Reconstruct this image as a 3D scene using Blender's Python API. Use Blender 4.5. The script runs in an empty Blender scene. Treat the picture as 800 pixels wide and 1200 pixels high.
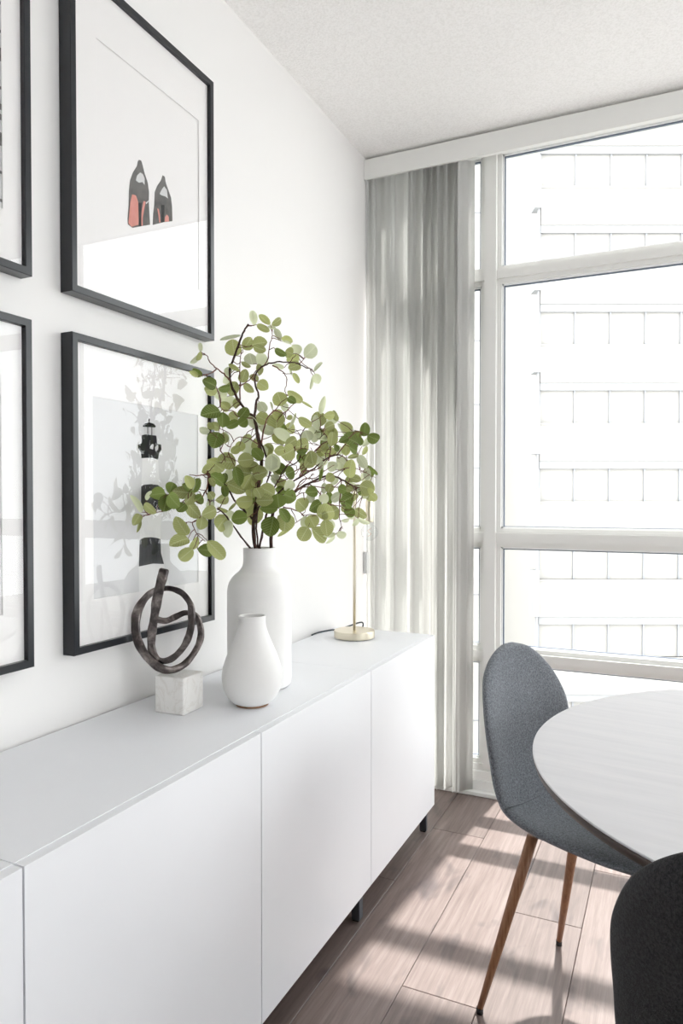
import bpy, bmesh, math, random
from mathutils import Vector, Matrix
random.seed(7)
C = bpy.context.scene.collection
sc = bpy.context.scene
R = math.radians

# ------------------------------------------------------------------ camera
cam_d = bpy.data.cameras.new('camera'); cam = bpy.data.objects.new('camera', cam_d); C.objects.link(cam)
cam.location = (1.221, 0.0, 1.24)
cam.rotation_euler = (R(89.0), 0, R(24.97))
cam_d.sensor_fit = 'AUTO'; cam_d.sensor_width = 36.0
cam_d.lens = 829.0 * 36.0 / 1200.0
cam_d.shift_y = 0.00206
cam_d.clip_start = 0.05; cam_d.clip_end = 500
sc.camera = cam
# ------------------------------------------------------------------ sky, sun, exposure
w = bpy.data.worlds.new('sky'); sc.world = w; w.use_nodes = True
bg = w.node_tree.nodes['Background']
bg.inputs['Color'].default_value = (0.97, 0.985, 1.0, 1); bg.inputs['Strength'].default_value = 4.3
sd = bpy.data.lights.new('sun', 'SUN'); sd.energy = 7.5; sd.angle = R(1.2); sd.color = (1.0, 0.975, 0.945)
sun = bpy.data.objects.new('sun', sd); C.objects.link(sun)
sun.rotation_euler = Vector((-0.10, -1.0, -1.94)).to_track_quat('-Z', 'Y').to_euler()
sun.location = (0, 6, 8)
sc.view_settings.view_transform = 'Standard'; sc.view_settings.look = 'None'
sc.view_settings.gamma = 1.0; sc.view_settings.use_curve_mapping = False
sc.view_settings.exposure = 0.18
sc.cycles.max_bounces = 14; sc.cycles.diffuse_bounces = 8; sc.cycles.glossy_bounces = 5
sc.cycles.transparent_max_bounces = 24; sc.cycles.transmission_bounces = 8
sc.cycles.caustics_reflective = False; sc.cycles.caustics_refractive = False
sc.cycles.use_denoising = True
sc.cycles.sample_clamp_indirect = 8

# ------------------------------------------------------------------ materials
def mat(name, col, rough=0.5, metal=0.0, spec=0.5, coat=0.0, coat_r=0.1):
    m = bpy.data.materials.new(name); m.use_nodes = True
    b = m.node_tree.nodes['Principled BSDF']
    b.inputs['Base Color'].default_value = (*col, 1); b.inputs['Roughness'].default_value = rough
    b.inputs['Metallic'].default_value = metal; b.inputs['Specular IOR Level'].default_value = spec
    b.inputs['Coat Weight'].default_value = coat; b.inputs['Coat Roughness'].default_value = coat_r
    return m
def nd(m, t, **kw):
    n = m.node_tree.nodes.new(t)
    for k, v in kw.items():
        if k in n.inputs: n.inputs[k].default_value = v
        else: setattr(n, k, v)
    return n
def ln(m, a, b): m.node_tree.links.new(a, b)
def bsdf(m): return m.node_tree.nodes['Principled BSDF']
def coords(m, kind='Object', scale=(1, 1, 1)):
    t = nd(m, 'ShaderNodeTexCoord'); mp = nd(m, 'ShaderNodeMapping'); mp.inputs['Scale'].default_value = scale
    ln(m, t.outputs[kind], mp.inputs['Vector']); return mp.outputs['Vector']
def ramp(m, src, stops):
    r = nd(m, 'ShaderNodeValToRGB'); e = r.color_ramp.elements
    while len(e) < len(stops): e.new(0.5)
    for i, (p, c) in enumerate(stops): e[i].position = p; e[i].color = (*c, 1)
    ln(m, src, r.inputs['Fac']); return r.outputs['Color']
def noise(m, vec, scale, detail=4, rough=0.5, dist=0.0):
    n = nd(m, 'ShaderNodeTexNoise', Scale=scale, Detail=detail, Roughness=rough, Distortion=dist)
    ln(m, vec, n.inputs['Vector']); return n.outputs['Fac']
def bump(m, h, strength, dist=0.002):
    b = nd(m, 'ShaderNodeBump', Strength=strength, Distance=dist); ln(m, h, b.inputs['Height'])
    ln(m, b.outputs['Normal'], bsdf(m).inputs['Normal'])
def varied(name, c1, c2, scale, rough=0.5, bs=0.0, bscale=None, spec=0.5, metal=0.0, kind='Object', sc3=(1, 1, 1), bd=0.002, coat=0.0):
    m = mat(name, c1, rough, metal, spec, coat)
    v = coords(m, kind, sc3)
    ln(m, ramp(m, noise(m, v, scale), [(0.3, c1), (0.7, c2)]), bsdf(m).inputs['Base Color'])
    if bs: bump(m, noise(m, v, bscale or scale * 3, 6), bs, bd)
    return m

M = {}
M['wall'] = varied('wall_paint', (.775, .765, .758), (.79, .78, .772), 2.0, .75, .04, 260, .3)
M['ceiling'] = mat('popcorn_ceiling', (.80, .795, .78), .95, 0, .1)
v = coords(M['ceiling']); nz = nd(M['ceiling'], 'ShaderNodeTexVoronoi', Scale=95.0); ln(M['ceiling'], v, nz.inputs['Vector'])
bump(M['ceiling'], noise(M['ceiling'], v, 140, 3, .7), .55, .004)
ln(M['ceiling'], ramp(M['ceiling'], noise(M['ceiling'], v, 150, 2), [(.3, (.85, .84, .83)), (.6, (.93, .92, .915))]), bsdf(M['ceiling']).inputs['Base Color'])
M['trim'] = varied('white_trim_paint', (.80, .80, .78), (.83, .83, .81), 5, .45)
M['window_frame'] = varied('window_frame_enamel', (.76, .76, .74), (.79, .79, .77), 3, .4)
M['gasket'] = mat('glazing_gasket', (.13, .16, .21), .5)
M['bead'] = mat('glazing_bead', (.86, .87, .88), .3)
M['cabinet'] = varied('matt_white_foil', (.78, .79, .82), (.80, .81, .84), 3, .38, .02, 400, .45)
M['steel'] = mat('grey_steel_leg', (.10, .11, .13), .35, .6)
M['slat'] = mat('blind_vinyl', (.86, .86, .845), .55, 0, .3)
nt = M['slat'].node_tree; tr = nd(M['slat'], 'ShaderNodeBsdfTranslucent'); tr.inputs['Color'].default_value = (.88, .88, .86, 1)
mx = nd(M['slat'], 'ShaderNodeMixShader', Fac=0.06)
ln(M['slat'], bsdf(M['slat']).outputs[0], mx.inputs[1]); ln(M['slat'], tr.outputs[0], mx.inputs[2])
ln(M['slat'], mx.outputs[0], nt.nodes['Material Output'].inputs['Surface'])
v = coords(M['slat'], 'Object', (60, 60, 1))
M['valance'] = varied('valance_fabric_board', (.76, .76, .74), (.78, .78, .76), 4, .6)
M['black_frame'] = mat('black_satin_frame', (.006, .008, .012), .3, 0, .4, .2, .15)
v = coords(M['black_frame'], 'Object', (1, 1, 1)); bump(M['black_frame'], noise(M['black_frame'], v, 300, 3), .06, .001)
M['paper'] = varied('mat_board', (.83, .815, .81), (.84, .825, .82), 40, .9, spec=.1)
M['print_grey'] = varied('print_sky_grey', (.66, .66, .67), (.70, .70, .71), 3, .8, spec=.1)
M['print_pale'] = mat('print_pale', (.74, .73, .73), .8, 0, .1)
M['print_white'] = varied('print_tower_white', (.76, .755, .755), (.80, .80, .80), 8, .8, spec=.1)
M['ink'] = varied('print_black_ink', (.012, .014, .016), (.03, .032, .034), 30, .7, spec=.1)
M['ink_grey'] = varied('print_grey_ink', (.10, .098, .095), (.15, .145, .14), 60, .7, spec=.1)  # black shoes lifted to grey for glass glare; plain grey in other prints
M['ink_red'] = varied('print_coral_ink', (.60, .24, .20), (.66, .30, .26), 80, .7, spec=.1)
M['ink_light'] = mat('print_highlight', (.62, .62, .62), .7, 0, .1)
M['ink_band'] = varied('print_dark_band', (.035, .037, .042), (.07, .072, .078), 20, .7, spec=.1, sc3=(1, 6, 1))
def glassmat(name, ior, tint=(1, 1, 1), rough=0.0, scale=1.0):
    m = bpy.data.materials.new(name); m.use_nodes = True; n = m.node_tree.nodes; n.remove(n['Principled BSDF'])
    t = nd(m, 'ShaderNodeBsdfTransparent'); t.inputs['Color'].default_value = (*tint, 1)
    g = nd(m, 'ShaderNodeBsdfGlossy', Roughness=rough); fr = nd(m, 'ShaderNodeFresnel', IOR=ior); ge = nd(m, 'ShaderNodeNewGeometry')
    iv = nd(m, 'ShaderNodeMath', operation='SUBTRACT'); iv.inputs[0].default_value = 1.0; ln(m, ge.outputs['Backfacing'], iv.inputs[1])
    mu = nd(m, 'ShaderNodeMath', operation='MULTIPLY'); ln(m, fr.outputs[0], mu.inputs[0]); ln(m, iv.outputs[0], mu.inputs[1])
    mx = nd(m, 'ShaderNodeMixShader'); ln(m, mu.outputs[0], mx.inputs[0]); ln(m, t.outputs[0], mx.inputs[1]); ln(m, g.outputs[0], mx.inputs[2])
    ln(m, mx.outputs[0], n['Material Output'].inputs['Surface']); return m
M['picture_glass'] = glassmat('picture_glass', 1.55)
M['window_glass'] = glassmat('window_glass', 1.35, (.985, .995, .99))
M['bulb_glass'] = glassmat('bulb_glass', 1.5, (.96, .97, .97))
M['ceramic'] = varied('matt_white_ceramic', (.80, .795, .785), (.82, .815, .805), 10, .55, .05, 150, .35)
M['ceramic2'] = varied('satin_white_ceramic', (.78, .775, .765), (.80, .795, .785), 14, .48, .08, 60, .35)
M['ceramic_foot'] = mat('unglazed_clay_foot', (.30, .17, .10), .8)
M['brass'] = mat('brushed_pale_brass', (.76, .70, .56), .30, 1.0)
v = coords(M['brass'], 'Object', (1, 1, 90)); bump(M['brass'], noise(M['brass'], v, 6, 2), .05, .0005)
M['cord'] = mat('navy_cord', (.02, .035, .05), .6)
M['filament'] = mat('copper_filament', (.75, .38, .25), .4, .8)
M['clear_plastic'] = mat('clear_grey_plastic', (.55, .56, .56), .3)
# marble
m = M['marble'] = mat('white_marble', (.8, .8, .78), .45, 0, .4)
v = coords(m); n1 = noise(m, v, 14, 8, .6, 1.6)
ln(m, ramp(m, n1, [(.0, (.74, .73, .70)), (.44, (.80, .79, .77)), (.5, (.72, .70, .67)), (.54, (.79, .78, .76)), (1, (.82, .81, .78))]), bsdf(m).inputs['Base Color'])
bump(m, noise(m, v, 90, 5), .2, .002)
# bronze
m = M['bronze'] = mat('dark_patinated_bronze', (.05, .045, .045), .3, .95)
v = coords(m); n1 = noise(m, v, 22, 6, .65, .5)
ln(m, ramp(m, n1, [(.25, (.030, .027, .030)), (.48, (.10, .088, .086)), (.6, (.24, .21, .20)), (.75, (.5, .46, .44))]), bsdf(m).inputs['Base Color'])
bump(m, noise(m, v, 45, 4), .3, .003)
# bark
M['bark'] = varied('dark_brown_bark', (.030, .018, .015), (.085, .045, .036), 120, .75, .6, 260, .2)
M['twig'] = varied('reddish_twig', (.10, .038, .028), (.20, .085, .065), 150, .7, .4, 300, .2)
# leaves
def leafmat(name, base, vein):
    m = mat(name, base, .6, 0, .2)
    tc = nd(m, 'ShaderNodeTexCoord'); sp = nd(m, 'ShaderNodeSeparateXYZ'); ln(m, tc.outputs['Object'], sp.inputs[0])
    ax = nd(m, 'ShaderNodeMath', operation='ABSOLUTE'); ln(m, sp.outputs['X'], ax.inputs[0])
    # side veins: sin((y - 0.7|x|) * k)
    k = nd(m, 'ShaderNodeMath', operation='MULTIPLY_ADD'); k.inputs[1].default_value = -.75; ln(m, ax.outputs[0], k.inputs[0]); ln(m, sp.outputs['Y'], k.inputs[2])
    k2 = nd(m, 'ShaderNodeMath', operation='MULTIPLY'); k2.inputs[1].default_value = 46; ln(m, k.outputs[0], k2.inputs[0])
    s = nd(m, 'ShaderNodeMath', operation='SINE'); ln(m, k2.outputs[0], s.inputs[0])
    g = nd(m, 'ShaderNodeMath', operation='GREATER_THAN'); g.inputs[1].default_value = .86; ln(m, s.outputs[0], g.inputs[0])
    mid = nd(m, 'ShaderNodeMath', operation='LESS_THAN'); mid.inputs[1].default_value = .03; ln(m, ax.outputs[0], mid.inputs[0])
    mxx = nd(m, 'ShaderNodeMath', operation='MAXIMUM'); ln(m, g.outputs[0], mxx.inputs[0]); ln(m, mid.outputs[0], mxx.inputs[1])
    half = nd(m, 'ShaderNodeMath', operation='MULTIPLY'); half.inputs[1].default_value = .55; ln(m, mxx.outputs[0], half.inputs[0])
    oi = nd(m, 'ShaderNodeObjectInfo')
    hs = nd(m, 'ShaderNodeHueSaturation'); hs.inputs['Color'].default_value = (*base, 1)
    mr = nd(m, 'ShaderNodeMapRange'); mr.inputs['To Min'].default_value = .72; mr.inputs['To Max'].default_value = 1.25; ln(m, oi.outputs['Random'], mr.inputs['Value'])
    ln(m, mr.outputs[0], hs.inputs['Value'])
    mc = nd(m, 'ShaderNodeMix', data_type='RGBA'); ln(m, half.outputs[0], mc.inputs['Factor'])
    ln(m, hs.outputs[0], mc.inputs[6]); mc.inputs[7].default_value = (*vein, 1)
    ln(m, mc.outputs[2], bsdf(m).inputs['Base Color'])
    t = nd(m, 'ShaderNodeBsdfTranslucent'); ln(m, mc.outputs[2], t.inputs['Color'])
    mx = nd(m, 'ShaderNodeMixShader', Fac=.42); ln(m, bsdf(m).outputs[0], mx.inputs[1]); ln(m, t.outputs[0], mx.inputs[2])
    ln(m, mx.outputs[0], m.node_tree.nodes['Material Output'].inputs['Surface'])
    return m
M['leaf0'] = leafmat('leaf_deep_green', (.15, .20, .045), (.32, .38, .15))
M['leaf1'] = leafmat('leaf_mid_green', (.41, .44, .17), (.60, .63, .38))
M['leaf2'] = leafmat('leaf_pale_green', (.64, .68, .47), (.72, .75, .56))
# fabric
def fabric(name, c1, c2):
    m = mat(name, c1, .9, 0, .15); v = coords(m)
    a = noise(m, v, 260, 4, .85)
    ln(m, ramp(m, a, [(.40, c1), (.60, c2)]), bsdf(m).inputs['Base Color'])
    bsdf(m).inputs['Sheen Weight'].default_value = .12; bsdf(m).inputs['Sheen Roughness'].default_value = .4
    bump(m, noise(m, v, 700, 2), .5, .001); return m
M['fabric'] = fabric('heather_grey_fabric', (.095, .105, .12), (.25, .265, .29))
M['fabric_unlit'] = fabric('unlit_grey_fabric', (.018, .018, .020), (.05, .05, .054))  # darker copy of the grey fabric, shade of the unlit back in its colour
m = M['leg_wood'] = mat('walnut_look_leg', (.3, .15, .08), .42, 0, .5)
v = coords(m, 'Object', (6, 6, .6)); ln(m, ramp(m, noise(m, v, 30, 6, .6), [(.3, (.22, .095, .045)), (.7, (.40, .20, .105))]), bsdf(m).inputs['Base Color'])
M['rubber'] = mat('black_rubber', (.02, .02, .02), .6)
# floor planks (each plank an object; grain runs along its length)
m = M['plank'] = mat('brown_oak_plank', (.2, .15, .13), .42, 0, .5)
tc = nd(m, 'ShaderNodeTexCoord'); oi = nd(m, 'ShaderNodeObjectInfo')
ad = nd(m, 'ShaderNodeVectorMath', operation='MULTIPLY_ADD'); cmb = nd(m, 'ShaderNodeCombineXYZ')
ln(m, oi.outputs['Random'], cmb.inputs[0]); ln(m, oi.outputs['Random'], cmb.inputs[1]); ln(m, oi.outputs['Random'], cmb.inputs[2])
ln(m, cmb.outputs[0], ad.inputs[0]); ad.inputs[1].default_value = (37, 53, 0); ln(m, tc.outputs['Object'], ad.inputs[2])
mp = nd(m, 'ShaderNodeMapping'); mp.inputs['Scale'].default_value = (10, .45, 1); ln(m, ad.outputs[0], mp.inputs['Vector'])
mp2 = nd(m, 'ShaderNodeMapping'); mp2.inputs['Scale'].default_value = (7, 3.2, 1); ln(m, ad.outputs[0], mp2.inputs['Vector'])
gr = noise(m, mp.outputs[0], 7, 8, .65, .15)
kn = noise(m, mp2.outputs[0], 1.3, 3, .5, .4)
c1 = ramp(m, gr, [(.2, (.115, .082, .074)), (.5, (.20, .152, .138)), (.8, (.29, .235, .215))])
c2 = ramp(m, kn, [(.0, (1, 1, 1)), (.57, (1, 1, 1)), (.70, (.45, .45, .49))])
mm = nd(m, 'ShaderNodeMix', data_type='RGBA', blend_type='MULTIPLY'); mm.inputs['Factor'].default_value = 1
ln(m, c1, mm.inputs[6]); ln(m, c2, mm.inputs[7])
hs = nd(m, 'ShaderNodeHueSaturation'); mr = nd(m, 'ShaderNodeMapRange'); mr.inputs['To Min'].default_value = .8; mr.inputs['To Max'].default_value = 1.2
ln(m, oi.outputs['Random'], mr.inputs['Value']); ln(m, mr.outputs[0], hs.inputs['Value']); ln(m, mm.outputs[2], hs.inputs['Color'])
ln(m, hs.outputs[0], bsdf(m).inputs['Base Color']); bump(m, gr, .04, .0005)
M['subfloor'] = mat('subfloor', (.05, .035, .03), .9)
# table top
m = M['tabletop'] = mat('greywashed_tabletop', (.5, .49, .5), .3, 0, .5)
v = coords(m, 'Object', (1.2, 14, 1)); g = noise(m, v, 3.2, 6, .6, .5)
ln(m, ramp(m, g, [(.25, (.54, .535, .56)), (.5, (.58, .575, .60)), (.75, (.62, .61, .63))]), bsdf(m).inputs['Base Color']); bump(m, g, .05, .001)
M['table_edge'] = varied('dark_walnut_edge', (.035, .022, .018), (.06, .038, .03), 20, .4)
M['table_base'] = mat('table_base_metal', (.05, .05, .05), .4, .7)
# outside
M['concrete'] = varied('pale_concrete', (0.37, 0.357, 0.337), (0.38, 0.367, 0.347), .6, .9)
M['soffit'] = varied('soffit_shadow_grey', (0.315, 0.317, 0.322), (0.325, 0.327, 0.33), 1.5, .7)  # shadow under the spandrels put into the band colour
M['mullion'] = mat('grey_mullion', (0.28, 0.287, 0.302), .6)  # light grey imitates outdoor haze in the colour
M['bpane'] = varied('sky_bright_office_pane', (0.335, 0.323, 0.305), (0.36, 0.347, 0.33), .5, .8, sc3=(3, 3, .4))  # pale tone stands in for bright sky reflected by the panes
M['render_white'] = varied('white_render', (.52, .505, .48), (.54, .525, .50), .6, .9)
M['street'] = varied('pale_street', (0.275, 0.270, 0.259), (0.308, 0.303, 0.292), .2, .9)
M['downpipe'] = mat('downpipe_grey', (0.33, 0.336, 0.345), .6)

# ------------------------------------------------------------------ helpers
def newobj(name, bm, material, parent=None, smooth=False, loc=(0, 0, 0), rot=None):
    me = bpy.data.meshes.new(name); bm.normal_update(); bm.to_mesh(me); bm.free()
    if smooth:
        for p in me.polygons: p.use_smooth = True
    for mm_ in (material if isinstance(material, (list, tuple)) else [material]): me.materials.append(mm_)
    o = bpy.data.objects.new(name, me); C.objects.link(o); o.location = loc
    if rot: o.rotation_euler = rot
    if parent: o.parent = parent
    return o
def thing(name, label, cat, loc=(0, 0, 0), rz=0, group=None):
    o = bpy.data.objects.new(name, None); C.objects.link(o); o.location = loc; o.rotation_euler = (0, 0, rz)
    o.empty_display_size = .05; o['label'] = label; o['category'] = cat
    if group: o['group'] = group
    return o
def tag(o, label, cat, group=None):
    o['label'] = label; o['category'] = cat
    if group: o['group'] = group
    return o
def root_struct(name, loc=(0, 0, 0)):
    o = bpy.data.objects.new(name, None); C.objects.link(o); o.location = loc; o['kind'] = 'structure'; return o
def bx(bm, x0, x1, y0, y1, z0, z1, bev=0.0, seg=1):
    r = bmesh.ops.create_cube(bm, size=1.0)
    vs = r['verts']
    for q in vs: q.co = Vector(((x0 + x1) / 2 + q.co.x * (x1 - x0), (y0 + y1) / 2 + q.co.y * (y1 - y0), (z0 + z1) / 2 + q.co.z * (z1 - z0)))
    if bev:
        es = list({e for q in vs for e in q.link_edges}); bmesh.ops.bevel(bm, geom=es, offset=bev, segments=seg, affect='EDGES', profile=.5)
def box(name, dims, material, parent=None, bev=0.0, seg=1, smooth=False):
    bm = bmesh.new(); bx(bm, *dims, bev, seg); return newobj(name, bm, material, parent, smooth)
def lathe(bm, prof, n=64, cx=0, cy=0, caps=(True, True)):
    rings = []
    for r_, z in prof: rings.append([bm.verts.new((cx + r_ * math.cos(2 * math.pi * i / n), cy + r_ * math.sin(2 * math.pi * i / n), z)) for i in range(n)])
    for a, b in zip(rings, rings[1:]):
        for i in range(n): bm.faces.new((a[i], a[(i + 1) % n], b[(i + 1) % n], b[i]))
    if caps[0]: bm.faces.new(list(reversed(rings[0])))
    if caps[1]: bm.faces.new(rings[-1])
def tube(bm, pts, rad, n=8, flat=1.0, up=None, cap=True):
    pts = [Vector(p) for p in pts]; rs = rad if isinstance(rad, (list, tuple)) else [rad] * len(pts)
    rings = []; N = None
    for i, p in enumerate(pts):
        t = (pts[min(i + 1, len(pts) - 1)] - pts[max(i - 1, 0)]).normalized()
        if up is not None: N = (Vector(up) - t * t.dot(Vector(up))).normalized()
        elif N is None: N = t.orthogonal().normalized()
        else: N = (N - t * t.dot(N)).normalized()
        B = t.cross(N)
        rings.append([bm.verts.new(p + N * (rs[i] * flat * math.cos(2 * math.pi * k / n)) + B * (rs[i] * math.sin(2 * math.pi * k / n))) for k in range(n)])
    for a, b in zip(rings, rings[1:]):
        for k in range(n): bm.faces.new((a[k], a[(k + 1) % n], b[(k + 1) % n], b[k]))
    if cap: bm.faces.new(list(reversed(rings[0]))); bm.faces.new(rings[-1])
def spline(pts, sub=4):
    P = [Vector(p) for p in pts]; out = []
    for i in range(len(P) - 1):
        p0, p1, p2, p3 = P[max(i - 1, 0)], P[i], P[i + 1], P[min(i + 2, len(P) - 1)]
        for k in range(sub):
            t = k / sub
            out.append(.5 * ((2 * p1) + (p2 - p0) * t + (2 * p0 - 5 * p1 + 4 * p2 - p3) * t * t + (3 * p1 - p0 - 3 * p2 + p3) * t ** 3))
    out.append(P[-1]); return out
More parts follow.
